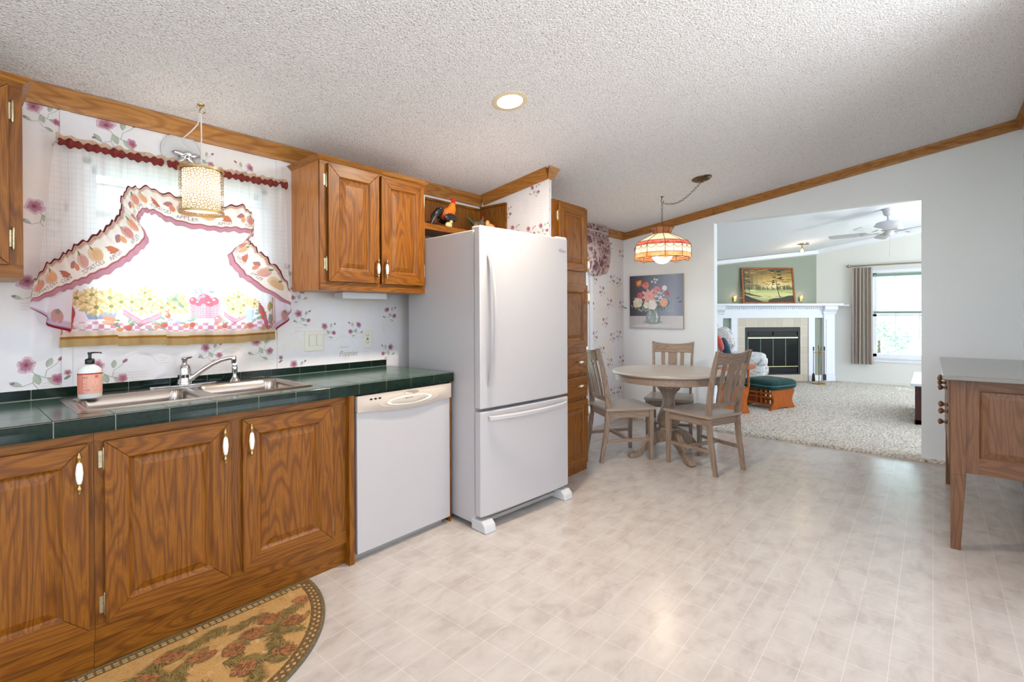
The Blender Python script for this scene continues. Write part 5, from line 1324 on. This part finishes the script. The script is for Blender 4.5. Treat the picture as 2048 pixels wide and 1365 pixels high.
# ============================================================ LIVING ROOM SHELL
XF=10.6; YL=3.12
struct('ceiling',MB().hexa([(XR+.1,YW+.12,zc(YW+.12)),(10.7,YW+.12,zc(YW+.12)),(10.7,YL+.1,zc(YL+.1)),(XR+.1,YL+.1,zc(YL+.1))],[(XR+.1,YW+.12,zc(YW+.12)+.08),(10.7,YW+.12,zc(YW+.12)+.08),(10.7,YL+.1,zc(YL+.1)+.08),(XR+.1,YL+.1,zc(YL+.1)+.08)]),CEIL2)
struct('floor',MB().box(XR+.1,YW+.0,-.1,10.7,YL+.1,.028),CARPET)
struct('wall_living_left',MB().box(XR+.10,YL,0,10.7,YL+.1,2.20),LIVW)
struct('wall_living_left',MB().box(XR+.10,YW,0,XR+.16,YL,2.24),LIVW)
FW=(-.45,.795,.50,1.95)
mb=MB()
def fseg(a,b,z0,z1=None):
    if z1 is None:
        ys=[a]+([-.55] if a<-.55<b else [])+[b]
        for c,d in zip(ys,ys[1:]): mb.prism([(c,z0),(d,z0),(d,zc(d)),(c,zc(c))],'x',XF,XF+.12)
    else: mb.prism([(a,z0),(b,z0),(b,z1),(a,z1)],'x',XF,XF+.12)
fseg(-4.2,FW[0],0); fseg(FW[1],1.70,0); fseg(FW[0],FW[1],0,FW[2]); fseg(FW[0],FW[1],FW[3])
struct('wall_living_far',mb,LIVW)
# window of the far wall
mb=MB(); j=.05
for a,b,c,d in((FW[0],FW[0]+j,FW[2],FW[3]),(FW[1]-j,FW[1],FW[2],FW[3]),(FW[0],FW[1],FW[3]-j,FW[3]),(FW[0],FW[1],FW[2],FW[2]+j),(FW[0],FW[1],1.20,1.24)): mb.box(XF+.02,a,c,XF+.12,b,d)
f=struct('window_3',mb,TRIMW)
mb=MB()
for k in range(1,4): y=FW[0]+(FW[1]-FW[0])*k/4; mb.box(XF+.065,y-.007,FW[2],XF+.078,y+.007,FW[3])
for z in(.86,1.58): mb.box(XF+.064,FW[0],z-.007,XF+.079,FW[1],z+.007)
part('muntins',mb,TRIMW,f)
part('casing',MB().box(XF-.018,FW[1],FW[2]-.06,XF,FW[1]+.055,FW[3]+.055).box(XF-.018,FW[0]-.055,FW[2]-.06,XF,FW[0],FW[3]+.055).box(XF-.018,FW[0],FW[3],XF,FW[1],FW[3]+.055).box(XF-.035,FW[0]-.07,FW[2]-.03,XF,FW[1]+.07,FW[2]).box(XF-.015,FW[0]-.055,FW[2]-.09,XF,FW[1]+.055,FW[2]-.03),TRIMW,f)
part('pane',MB().box(XF+.068,FW[0],FW[2],XF+.072,FW[1],FW[3]),GLASS,f)
# cellular shade
t=thing('cellular_shade','half lowered cellular window shade with sage rails on the living room window','window shade',(XF,.17,1.26))
SHADE=attr_mat('cellular_shade_cloth',.8,.65,.05)
def shf(u,v): y=FW[0]+.01+(FW[1]-FW[0]-.02)*u; z=1.285+(1.90-1.285)*v; k=v*34%1; return (XF+.035+.008*abs(2*k-1),y,z)
part('cloth',MB().grid(4,136,shf,lambda u,v:lin('#e6efec')),SHADE,t)
GR2=plain('sage_rail','#7f9584',.5)
part('head_rail',MB().box(XF+.005,FW[0]+.01,1.895,XF+.06,FW[1]-.01,1.935),GR2,t); part('bottom_rail',MB().box(XF+.015,FW[0]+.01,1.25,XF+.055,FW[1]-.01,1.287),GR2,t)
# diagonal chimney corner
FM=Matrix.Translation((10.4,1.61,0))@Matrix.Rotation(-PI/4,4,'Z')
def fp(mb): mb.k=0; mb.xf(FM); return mb
mb=MB(); d=.163
def wtop(s,dd): p=FM@Vector((s,dd,0)); return zc(p.y)
s0,s1=-2.0,.14
mb.hexa([(s0,d,0),(s1,d,0),(s1,d+.05,0),(s0,d+.05,0)],[(s0,d,wtop(s0,d)),(s1,d,wtop(s1,d)),(s1,d+.05,wtop(s1,d)),(s0,d+.05,wtop(s0,d))])
struct('wall_chimney_corner',fp(mb),GREEN)
mb=MB(); mb.hexa([(s0,d-.05,wtop(s0,d)-.07),(s1,d-.05,wtop(s1,d)-.07),(s1,d,wtop(s1,d)-.085),(s0,d,wtop(s0,d)-.085)],[(s0,d-.07,wtop(s0,d)-.002),(s1,d-.07,wtop(s1,d)-.002),(s1,d,wtop(s1,d)),(s0,d,wtop(s0,d))])
struct('trim_crown_chimney',fp(mb),TRIMW)
mb=MB()
for a,b in((-4.1,-.55),(-.55,1.66)): mb.hexa([(XF-.035,a,zc(a)-.07),(XF-.035,b,zc(b)-.07),(XF,b,zc(b)-.085),(XF,a,zc(a)-.085)],[(XF-.06,a,zc(a)-.001),(XF-.06,b,zc(b)-.001),(XF,b,zc(b)),(XF,a,zc(a))])
struct('trim_crown_living',mb,TRIMW)
struct('baseboard_living',MB().box(XF-.012,-4.0,.03,XF,1.33,.075),LIVW)
# fireplace
t=thing('fireplace','white mantel fireplace with beige tile surround and black glass-door firebox in the green corner','fireplace',(10.4,1.61,0),-PI/4)
fr=-.078
part('breast',MB().box(-1.95,fr+.02,0,.25,.160,1.20),GREEN,t,w=False)
tm_=MB(); tm_.box(-1.55,fr-.004,.02,-1.40,fr+.02,1.178).box(-.369,fr-.004,.02,-.217,fr+.02,1.178).box(-1.40,fr-.004,1.012,-.369,fr+.02,1.178).box(-1.40,fr-.004,.02,-.369,fr+.02,.158)
def tl_mat():
    m=NT('beige_tile_with_grout'); b=m.new('ShaderNodeTexBrick',offset=0.); b.inputs['Scale'].default_value=1; b.inputs['Brick Width'].default_value=.170; b.inputs['Row Height'].default_value=.170; b.inputs['Mortar Size'].default_value=.0025
    b.inputs['Color1'].default_value=lin('#b9ad9c'); b.inputs['Color2'].default_value=lin('#c6baaa'); b.inputs['Mortar'].default_value=lin('#d6cec0'); m.l(m.coord(rot=(PI/2,0,0)),b.inputs['Vector']); m.base(b.outputs[0]); m.set(rough=.4); return m.mat
part('tile_surround',tm_,tl_mat(),t,w=False)
fb=MB(); fb.box(-1.40,fr-.010,.16,-1.355,fr+.02,1.012).box(-.415,fr-.010,.16,-.369,fr+.02,1.012).box(-1.355,fr-.010,.93,-.415,fr+.02,1.012).box(-1.355,fr-.010,.16,-.415,fr+.02,.185).box(-1.355,fr-.006,.83,-.415,fr+.02,.86)
part('firebox_frame',fb,BLK2,t,w=False,bev=.002)
lv=MB()
for k in range(5): lv.box(-1.34,fr-.006,.868+k*.0125,-.90,fr+.01,.873+k*.0125).box(-.87,fr-.006,.868+k*.0125,-.43,fr+.01,.873+k*.0125)
for k in range(7): lv.box(-1.34,fr-.006,.195+k*.014,-.43,fr+.01,.200+k*.014)
part('louvers',lv,BLACK,t,w=False); part('firebox',MB().box(-1.355,fr+.012,.18,-.415,fr+.018,.93),plain('firebox_black','#050505',.9),t,w=False)  # firebox is a thin black sheet behind louvers and doors
part('trim_bar',MB().box(-1.355,fr-.014,.812,-.42,fr-.002,.830).box(-1.355,fr-.014,.300,-.42,fr-.002,.312),plain('pale_brass_trim','#b8b28e',.25,.8),t,w=False)
for k in range(4):
    a=-1.352+k*.2335; part('glass_door',MB().box(a+.004,fr-.006,.314,a+.2295,fr-.001,.811),SMOKE,t,w=False)
part('door_edge',MB().box(-1.352,fr-.011,.314,-1.346,fr-.004,.811).box(-1.1185,fr-.011,.314,-1.1125,fr-.004,.811).box(-.885,fr-.011,.314,-.879,fr-.004,.811).box(-.6515,fr-.011,.314,-.6455,fr-.004,.811),plain('glass_door_edge','#7d9a98',.2),t,w=False)
mt=MB(); mt.box(-.217,fr-.020,.02,-.100,fr+.03,1.18).box(-1.662,fr-.020,.02,-1.550,fr+.03,1.18).box(-.217,fr-.020,.02,.06,fr+.03,.14).box(-1.83,fr-.02,.02,-1.55,fr+.03,.14)
mt.box(-1.83,fr-.020,1.175,.06,fr+.03,1.35)
part('surround_trim',mt,TRIMW,t,w=False,bev=.003)
for a,b in((.055,.260),(-2.02,-1.83)):
    m_=MB().box(a,fr-.045,.0,b,.158,1.25).box(a-.008,fr-.055,0,b+.008,.158,.12).box(a+.035,fr-.055,.16,b-.035,fr-.04,1.15)
    m_.prism([(fr-.045,1.24),(fr-.055,1.25),(fr-.060,1.28),(fr-.10,1.33),(fr-.105,1.395),(.158,1.395),(.158,1.24)],'x',a-.02,b+.02)
    part('pilaster',m_,TRIMW,t,w=False,bev=.003)
ms=MB().prism([(fr-.02,1.35),(fr-.03,1.35),(fr-.05,1.375),(fr-.09,1.392),(fr-.095,1.400),(.158,1.400),(.158,1.35)],'x',-2.02,.06)
ms.box(-2.02,fr-.150,1.400,.345,.160,1.432).box(-2.02,fr-.14,1.392,.32,.16,1.402)
part('mantel_shelf',ms,TRIMW,t,w=False,bev=.003)
dn=MB()
for k in range(46): x=-1.76+k*.0395; dn.box(x,fr-.052,1.335,x+.022,fr-.018,1.356)
part('dentil_moulding',dn,TRIMW,t,w=False)
part('hearth',MB().prism([(-2.0,fr-.19),(.28,fr-.19),(.28,fr),(-2.0,fr)],'z',.0,.040),plain('hearth_tile','#9d8f7d',.4),t,w=False)
mr=MB().box(XF-.10,1.12,1.385,XF-.001,1.36,1.41)
mr.k=0; mr.xf(FM.inverted()); part('mantel_return',mr,TRIMW,t,w=False)
def fpt(s,d,z): p=FM@Vector((s,d,z)); return (p.x,p.y,p.z)
# painting leaning on the mantel
P0=fpt(-.855,.07,1.434)
t=thing('landscape_painting','framed landscape painting of tall pines at golden dusk leaning on the mantel','painting',P0,-PI/4)
hw,hh,fw_=.500,.665,.034; LM=Matrix.Rotation(R_(-6),4,'X')
def pl(mb): mb.k=0; mb.xf(LM); return mb
FRM=oak('picture_frame_wood','x','#9c5a1e','#854614','#5a2c0c',.35)
part('frame',pl(MB().box(-hw,-.012,0,-hw+fw_,.014,hh).box(hw-fw_,-.012,0,hw,.014,hh).box(-hw+fw_,-.012,0,hw-fw_,.014,fw_).box(-hw+fw_,-.012,hh-fw_,hw-fw_,.014,hh)),FRM,t,w=False,bev=.004)
part('backing',pl(MB().box(-hw+.01,.0,.01,hw-.01,.010,hh-.01)),plain('painting_backing','#4a3a28',.8),t,w=False)
cv=Canvas(); w2,h2=2*(hw-fw_),hh-2*fw_; q=random.Random(4)
sky=['#3f4230','#7c6c38','#b08c48','#c8a860','#d8c07c','#dcc890','#b6a868']
for k in range(30):
    u=k/30; j=u*(len(sky)-1); i=min(int(j),5); c=mixc(sky[i],sky[i+1],j-i)
    for m_ in range(10):
        v=m_/10; e=abs(v-.62)*1.1; cv.rect(w2*v,h2*(1-u*.62)-h2*.023,w2*(v+.1)+.001,h2*(1-u*.62)+.001,mixc(c,'#4e4c30',min(.85,e*e*2.4)))
for k in range(46): y=h2*(.48+.5*q.random()); x=w2*q.random(); cv.ell(x,y,.10*q.random()+.03,.006+.006*q.random(),mixc('#4e4a30','#c8984a',q.random()*.8),q.uniform(-.05,.1),10)
cv.ell(w2*.60,h2*.50,.075,.035,'#e4cf98')
for k in range(14): u=k/14; cv.rect(0,h2*.40*(1-u)-h2*.03,w2,h2*.40*(1-u)+.001,mixc('#8c9858','#ccc88a',S_(PI*min(1,u*1.1))))
for k in range(70): x=w2*q.random(); h_=q.uniform(.03,.09)+.03*abs(x/w2-.5); cv.leaf(x,h2*.37,h_,.016,PI/2,mixc('#3a3d28','#6e6a44',q.random()*.7))
for k in range(30): y=h2*q.uniform(.08,.36); cv.ell(w2*q.random(),y,.11*q.random()+.04,.006,mixc('#707c40','#e0da9a',q.random()),-.06,10)
cv.poly([(0,h2*.30),(.06,h2*.29),(.20,h2*.22),(.36,h2*.165),(.28,h2*.16),(.12,h2*.20),(0,h2*.25)],'#4a4530')
cv.poly([(0,0),(.36,0),(.28,h2*.055),(.14,h2*.13),(.05,h2*.20),(0,h2*.22)],'#2c2a1a')
cv.poly([(w2*.48,0),(w2,0),(w2,h2*.20),(w2*.90,h2*.19),(w2*.75,h2*.13),(w2*.60,h2*.11),(w2*.50,h2*.07)],'#3a3222')
cv.line([(w2*.75,h2*.10),(w2*.71,h2*.22),(w2*.685,h2*.45),(w2*.665,h2*.75),(w2*.65,h2*.97)],.020,'#5a4420',.007)
for x,y,s_ in((-.055,.95,.05),(.06,.94,.06),(.07,.84,.05),(-.035,.76,.03),(.065,.72,.05),(.10,.755,.035),(-.045,.66,.025),(-.05,.60,.04),(.055,.54,.02),(-.06,.54,.02)): cv.ell(w2*.665+x,h2*y,s_,.012,'#24261a',q.uniform(-.2,.2),10)
for x,w_ in((.02,.016),(.105,.010)): cv.line([(x,h2*(.18 if x<.05 else .26)),(x-.002,h2*.95)],w_,'#1c2a22',.005)
for k in range(22): cv.ell(.01+.13*q.random()*(k%2)+.0,h2*q.uniform(.52,.97),.022,.010,mixc('#1e2a20','#3e3a22',q.random()),q.uniform(-.3,.3),9)
for k in range(10): cv.line([(.22+.02*k,h2*.36),(.22+.02*k,h2*(.50+.06*((k*7)%3)))],.004,'#3a3826',.001)
part('picture',MB().canvas(cv,lambda a,b,h:tuple(LM@Vector((-hw+fw_+a,-h,fw_+b))),0,h0=.001,eps=.00003),attr_mat('landscape_print',.4),t,w=False)
# plug-in candle lights
for s_,lab in((-1.47,'small glowing plug-in light on the green wall left of the landscape painting'),(-.20,'small glowing plug-in light on the green wall right of the landscape painting')):
    t=thing('night_light',lab,'night light',fpt(s_,.163,1.50),-PI/4,)
    part('base',MB().box(-.025,-.03,-.02,.025,-.001,.06),BRASS,t,w=False,bev=.004); part('shade',MB().lathe([(.026,.0),(.032,.05),(.030,.10)],14,(0,-.045,0),caps=False),glassy('clear_shade','#f4ead8',.2),t,w=False,smooth=True)
    part('bulb',MB().ell((0,-.045,.055),(.012,.012,.026)),emit('night_bulb','#ffcf8c',5),t,w=False,smooth=True)
    p=fpt(s_,.10,1.56); light('night_light_glow','POINT',p,.5,WARM,.02)
# tools
p=(9.93,1.50); t=thing('fireplace_tools','brass and black fireplace tool set standing on the carpet right of the hearth','fireplace tools',(p[0],p[1],.030),-PI/4)
part('base',MB().lathe([(.0,.0),(.105,.0),(.105,.014),(.09,.022),(.03,.028),(.008,.034)],24),BRASS,t,w=False,smooth=True)
part('post',MB().lathe([(.007,.03),(.007,.60),(.014,.61),(.014,.625),(.006,.635),(.015,.655),(.010,.675),(0,.685)],12),BRASS,t,w=False,smooth=True)
part('cross_arm',MB().tube([(-.10,0,.545),(.10,0,.545)],.006,8).tube([(0,-.06,.545),(0,.06,.545)],.006,8),BRASS,t,w=False)
for (x,y),kk in(((-.10,0),0),((.10,0),1),((0,-.06),2)):
    m_=MB().tube([(x,y,.16),(x,y,.60)],.005,8).lathe([(.005,.58),(.012,.595),(.008,.615),(.013,.635),(0,.655)],10,(x,y,0))
    if kk==0: m_.lathe([(.010,.19),(.020,.16),(.026,.06),(.022,.05)],12,(x,y,0))
    elif kk==1: m_.prism([(x-.032,.06),(x+.032,.06),(x+.032,.15),(x+.015,.17),(x-.015,.17),(x-.032,.15)],'y',y-.004,y+.004)
    else: m_.tube([(x,y,.16),(x,y,.06),(x+.03,y,.08)],.005,8)
    part(['brush','shovel','poker'][kk],m_,BLK2 if kk<2 else BRASS,t,w=False,smooth=True)
# striped drape and rod
t=thing('striped_curtain','brown, grey and cream striped pleated curtain left of the living room window','curtain',(10.5,.95,.36))
def stripe(y):
    k=int(y/.0135)%9; return ['#8e7e72','#e6dccf','#a38d7e','#6e6364','#d9cab6','#968680','#c8beb6','#6e6468','#e9e0d6'][k]
def drf(u,v):
    yt=.80+(1.075-.80)*u; yb=.785+(1.105-.785)*u; y=yb+(yt-yb)*v; x=10.52-.022*S_(y*118)-.010*S_(y*47+1)-.01*(1-v); 
    if u<.25: y-=.03*S_(PI*v)*(1-u/.25)*0
    return (x,y,.365+(2.055-.365)*v)
part('fabric',MB().grid(150,26,drf,lambda u,v:lin(stripe(u*.62))),attr_mat('striped_fabric',.85,.35,0),t,smooth=True,angle=180)
t=thing('curtain_rod','brushed metal curtain rod with ball finial above the living room window','curtain rod',(10.5,.2,2.085))
part('rod',MB().tube([(10.50,1.10,2.088),(10.50,-.75,2.088)],.014,12).tube([(10.50,.97,2.088),(10.599,.97,2.088)],.007,8),STEELM,t,smooth=True)
part('finial',MB().lathe([(.014,1.09),(.020,1.10),(.014,1.108),(.026,1.122),(.032,1.14),(.024,1.158),(.010,1.17),(.004,1.185),(0,1.19)],16,(10.50,0,2.088),'y') if False else MB().ell((10.50,1.135,2.088),(.028,.030,.028)).ell((10.50,1.168,2.088),(.009,.018,.009)).ell((10.50,1.10,2.088),(.02,.01,.02)),STEELM,t,smooth=True)
# ceiling fan
FX,FY_=7.987,.439; fz=zc(FY_)
t=thing('ceiling_fan','white five-blade ceiling fan with pull chain hanging from the living room ceiling','ceiling fan',(FX,FY_,2.26))
part('canopy',MB().lathe([(.066,fz+.012),(.064,fz-.02),(.046,fz-.085),(.030,fz-.095),(0,fz-.096)],24,(FX,FY_,0)),WHITE2,t,smooth=True)
part('downrod',MB().lathe([(.012,2.44),(.012,fz-.09)],12,(FX,FY_,0)).lathe([(.035,2.440),(.033,2.452),(.015,2.462)],16,(FX,FY_,0)),WHITE2,t,smooth=True)
part('motor_housing',MB().lathe([(.0,2.445),(.09,2.443),(.125,2.43),(.150,2.395),(.160,2.34),(.15,2.325),(.06,2.318),(0,2.317)],36,(FX,FY_,0)),WHITE2,t,smooth=True)
part('switch_housing',MB().lathe([(.058,2.32),(.062,2.29),(.050,2.262),(.02,2.25),(0,2.249)],24,(FX,FY_,0)),WHITE2,t,smooth=True)
part('vents',MB().lathe([(.135,2.3245),(.105,2.3175)],36,(FX,FY_,0),caps=False),GREYP,t)
part('pull_chain',MB().tube([(FX-.045,FY_-.02,2.28),(FX-.047,FY_-.021,2.02)],.0018,6).lathe([(0,2.0),(.007,2.005),(.006,2.02),(0,2.03)],8,(FX-.047,FY_-.021,0)),WHITE2,t)
for k in range(5):
    a=R_(12+72*k); bm=Matrix.Translation((FX,FY_,2.305))@Matrix.Rotation(a,4,'Z')@Matrix.Rotation(R_(12),4,'X')
    m_=MB().prism([(.22,-.055),(.30,-.064),(.60,-.070),(.655,-.055),(.665,0),(.655,.055),(.60,.070),(.30,.064),(.22,.055)],'z',-.003,.004); m_.k=0; m_.xf(bm)
    bl=part('blade',m_,WHITE2,t,bev=.002)
    m_=MB().prism([(.10,-.014),(.17,-.012),(.24,-.040),(.29,-.036),(.27,0),(.29,.036),(.24,.040),(.17,.012),(.10,.014)],'z',-.010,-.004); m_.k=0; m_.xf(bm); part('bracket',m_,WHITE2,bl)
# little spot on the living room ceiling
sx_,sy_=9.40,1.66; sz=zc(sy_)
t=thing('ceiling_spotlight','small brushed metal spotlight with clear bulb on the living room ceiling','light',(sx_,sy_,sz-.16))
part('canopy',MB().lathe([(.075,sz+.01),(.072,sz-.014),(.03,sz-.022),(0,sz-.023)],20,(sx_,sy_,0)).tube([(sx_-.03,sy_+.02,sz-.02),(sx_+.01,sy_-.10,sz-.012)],.012,8),STEELM,t,smooth=True)
part('stem',MB().tube([(sx_,sy_,sz-.02),(sx_,sy_,sz-.075)],.009,8),STEELM,t,smooth=True)
part('shade',MB().lathe([(.020,sz-.07),(.034,sz-.10),(.042,sz-.15)],18,(sx_,sy_,0),caps=False),glassy('spot_glass','#ece2cc',.3),t,smooth=True)
part('bulb',MB().ell((sx_,sy_,sz-.125),(.022,.022,.03)),emit('spot_bulb','#ffe6bc',8),t,smooth=True)
light('ceiling_spotlight_glow','POINT',(sx_,sy_,sz-.20),2.5,WARM,.03)

# ------------------------------------------------------------ living room seats
def velvet():
    m=NT('green_velvet'); n=m.noise(m.coord(),9,3); m.base(m.ramp(n,[(.3,'#0f2f2d'),(.7,'#1f4745')])); m.set(rough=.8,sheen=.08,spec=.2); m.bump(m.noise(m.coord(),60,2),.15,.004); return m.mat
VEL=velvet()
def floralcloth():
    m=NT('floral_upholstery'); v=m.coord(); vo=m.noise(v,10,4,.6,.8); n=m.noise(v,32,3,.6)
    c=m.ramp(vo,[(.36,'#8d8f8c'),(.43,'#cfcfcf'),(.55,'#dcdcdd'),(.66,'#c9b8b2'),(.74,'#8f9a8d')]); m.base(m.mix(m.ramp(n,[(.30,(1,1,1)),(.42,(0,0,0))]),c,'#8c8c88')); m.set(rough=.9); return m.mat
FLOR=floralcloth()
def side_panel(w_,h_,y0,y1,x0=0,z0=.028):
    R=[]; N=14
    def prof(t_): # half-width shrink: waist in the middle, flare at foot
        return .045*S_(PI*min(1,t_*1.15))**1.5-.018*(1-t_)**3
    L=[(x0+prof(1-i/N),z0+h_*(1-i/N)) for i in range(N+1)]
    Rr=[(x0+w_-prof(i/N),z0+h_*i/N) for i in range(N+1)]
    bot=[(x0+w_*f,z0+.022*S_(PI*(f-.12)/.76)**.8) for f in (.14,.25,.38,.5,.62,.75,.86)]
    m_=MB(); m_.prism(L[:-1]+[(L[-1][0],z0)]+bot+[(Rr[0][0],z0)]+Rr[1:],'y',y0,y1); return m_
def pillow(mb,x0,y0,z0,x1,y1,z1,e=.35):
    mb.ell(((x0+x1)/2,(y0+y1)/2,(z0+z1)/2),((x1-x0)/2,(y1-y0)/2,(z1-z0)/2),40,20,e,.55); return mb
oa=math.atan2(-.37,.93)
t=thing('ottoman','glider ottoman with dark green cushion and orange wood sides on the carpet','ottoman',(6.84,1.565,0),oa)
for y in(0,.38): part('side_panel',side_panel(.46,.25,y-.012,y+.012,.02),ORNG,t,w=False,bev=.004)
part('rail',MB().box(.03,.012,.225,.055,.368,.25).box(.44,.012,.225,.465,.368,.25).box(.05,.012,.08,.08,.368,.10).box(.42,.012,.08,.45,.368,.10).box(.055,.012,.17,.075,.368,.19),ORNG,t,w=False)
sl=MB()
for k in range(5): sl.box(.24,.05+k*.065,.06,.25,.085+k*.065,.24)
part('slats',sl,ORNG,t,w=False)
part('foot_bar',MB().prism([(-.03,.028),(.0,.028),(.08,.06),(.08,.08),(.02,.06)],'y',-.02,.01).prism([(-.03,.028),(.0,.028),(.08,.06),(.08,.08),(.02,.06)],'y',.37,.40),ORNG,t,w=False)
part('cushion',pillow(MB(),-.02,-.06,.265,.52,.44,.415),VEL,t,w=False,smooth=True)
pp=[]
for k in range(60):
    a=2*PI*k/60; pw=lambda c,e:math.copysign(abs(c)**e,c); pp.append((.25+.272*pw(C_(a),.35),.19+.252*pw(S_(a),.35),.335))
part('piping',MB().tube(pp,.006,6,closed=True),plain('green_piping','#4d7472',.8),t,w=False,smooth=True)
t=thing('glider_chair','wooden glider rocking chair with dark green cushion, mostly hidden behind the opening','chair',(6.50,1.73,0),oa)
part('side_panel',side_panel(.60,.33,-.012,.012,-.60),ORNG,t,w=False,bev=.004)
part('side_panel',side_panel(.60,.33,.53,.555,-.60),ORNG,t,w=False,bev=.004)
part('seat_frame',MB().box(-.58,.012,.30,-.02,.53,.34),ORNG,t,w=False)
part('cushion',pillow(MB(),-.56,.0,.345,.03,.54,.50),VEL,t,w=False,smooth=True)
for y in(-.03,.57):
    part('arm',MB().prism([(-.60,.585),(.0,.575),(.045,.59),(.06,.61),(.045,.632),(.0,.640),(-.60,.625)],'y',y-.03,y+.03).tube([(-.04,y,.35),(-.04,y,.585)],.016,8).tube([(-.5,y,.35),(-.5,y,.585)],.016,8),ORNG,t,w=False,bev=.008)
bk=MB()
for k in range(6): bk.hexa([(-.60,.06+k*.08,.36),(-.585,.06+k*.08,.36),(-.585,.10+k*.08,.36),(-.60,.10+k*.08,.36)],[(-.74,.06+k*.08,1.0),(-.725,.06+k*.08,1.0),(-.725,.10+k*.08,1.0),(-.74,.10+k*.08,1.0)])
bk.hexa([(-.745,.02,.97),(-.715,.02,.97),(-.715,.53,.97),(-.745,.53,.97)],[(-.765,.02,1.06),(-.735,.02,1.06),(-.735,.53,1.06),(-.765,.53,1.06)])
part('back',bk,ORNG,t,w=False); m_=pillow(MB(),-.06,.03,-.28,.06,.51,.28); m_.k=0; m_.xf(Matrix.Translation((-.60,0,.70))@Matrix.Rotation(R_(-12),4,'Y')); part('back_cushion',m_,VEL,t,w=False,smooth=True)
# floral recliner
t=thing('armchair','pale floral upholstered armchair before the fireplace','armchair',(8.17,2.32,0),R_(-75))
part('base',MB().box(-.38,-.38,.06,.34,.38,.34),FLOR,t,w=False,bev=.04,seg=4)
part('seat_cushion',pillow(MB(),-.28,-.27,.30,.42,.27,.50),FLOR,t,w=False,smooth=True)
for s_ in(-1,1): part('arm',pillow(pillow(MB(),-.36,s_*.36-.12,.10,.36,s_*.36+.12,.62,.4),-.34,s_*.36-.13,.47,.40,s_*.36+.13,.64,.5),FLOR,t,w=False,smooth=True)
m_=pillow(MB(),-.14,-.37,-.34,.14,.37,.38,.5); m_.k=0; m_.xf(Matrix.Translation((-.33,0,.74))@Matrix.Rotation(R_(-12),4,'Y')); part('backrest',m_,FLOR,t,w=False,smooth=True)
for s_ in(-1,1):
    m_=MB().ell((0,0,0),(.16,.06,.22),20,12,.7,.8); m_.xf(Matrix.Translation((-.22,s_*.33,.82))@Matrix.Rotation(R_(-12),4,'Y')); part('wing',m_,FLOR,t,w=False,smooth=True)
for x in(-.30,.26):
    for s_ in(-1,1): part('leg',MB().box(x-.02,s_*.32-.02,.03,x+.02,s_*.32+.02,.07),ORNG,t,w=False)
AM=Matrix.Translation((8.17,2.32,0))@Matrix.Rotation(R_(-75),4,'Z')
def pil(nm,lab,lx,ly,lz,col,s,rz=0,rx=0):
    m_=MB().ell((0,0,0),(.075*s,.20*s,.20*s),28,16,.6,.75); m_.xf(AM@Matrix.Translation((lx,ly,lz))@Matrix.Rotation(rz,4,'Z')@Matrix.Rotation(R_(-18),4,'Y')@Matrix.Rotation(rx,4,'X'))
    single(nm,m_,plain(nm+'_cloth',col,.85,var=.15,scale=20,sheen=.4),lab,'cushion',smooth=True)
pil('throw_pillow','dark teal blue throw pillow leaning in the floral armchair',-.17,-.24,.77,'#22445a',.95,-.1,.5)
pil('throw_pillow','small coral pink pillow beside the blue pillow in the floral armchair',-.26,-.42,.82,'#d8564c',.60,.2,.2)
# dark chest
t=thing('chest','dark red wooden chest with pale top at the right edge of the opening','chest',(7.5,-.10,0))
part('body',MB().box(7.0,-.38,.028,8.15,.150,.462),oak('dark_cherry','z','#4a2018','#3c1812','#24100c',.35),t,bev=.004)
part('top',MB().box(6.90,-.42,.462,8.25,.185,.492),plain('chest_top','#c8ccd2',.25,coat=.4),t,bev=.006)
part('foot',MB().box(7.0,-.36,.028,7.06,.155,.08).box(8.09,-.36,.028,8.15,.155,.08),plain('dark_foot','#2a120c',.5),t)

# ============================================================ OUTSIDE
struct('ground',MB().box(-30,-30,-.75,45,30,-.7),plain('pale_lawn','#c9cdb4',.9,var=.15,scale=.6))
def bush(name,x,y,z,r,label,seed,cat='shrub'):
    q=random.Random(seed); m_=MB(); m_.m=0
    m_.tube([(x,y,-.7),(x,y,z)],[.05,.03],6,); m_.m=1
    for k in range(420):
        a,b=q.uniform(0,2*PI),q.uniform(-.7,1.0); rr_=r*(.45+.55*q.random()**.4); c_=math.sqrt(1-b*b) if abs(b)<1 else 0
        p=Vector((x+rr_*c_*C_(a),y+rr_*c_*S_(a)*1.2,z+rr_*b*.75)); d1_=Vector((q.gauss(0,1),q.gauss(0,1),q.gauss(0,1))).normalized(); d2_=d1_.cross(Vector((q.gauss(0,1),q.gauss(0,1),1))).normalized(); s_=r*.13
        m_.quad(p-d1_*s_,p-d2_*s_*.6,p+d1_*s_,p+d2_*s_*.6)
    single(name,m_,[plain('bark','#6a5a48',.9),plain('leaf_green','#b2c2b4',.7,var=.3,scale=5)],label,cat,base=(x,y,-.7))
bush('garden_shrub',17.2,1.15,.55,.62,'tall pale green shrub outside the living room window','3' and 3)
bush('garden_shrub',16.5,2.05,-.15,.42,'low spreading shrub outside the living room window, nearest the striped curtain',4)
bush('garden_shrub',16.8,.75,-.1,.45,'low rounded shrub outside the living room window, right of the tall one',5)
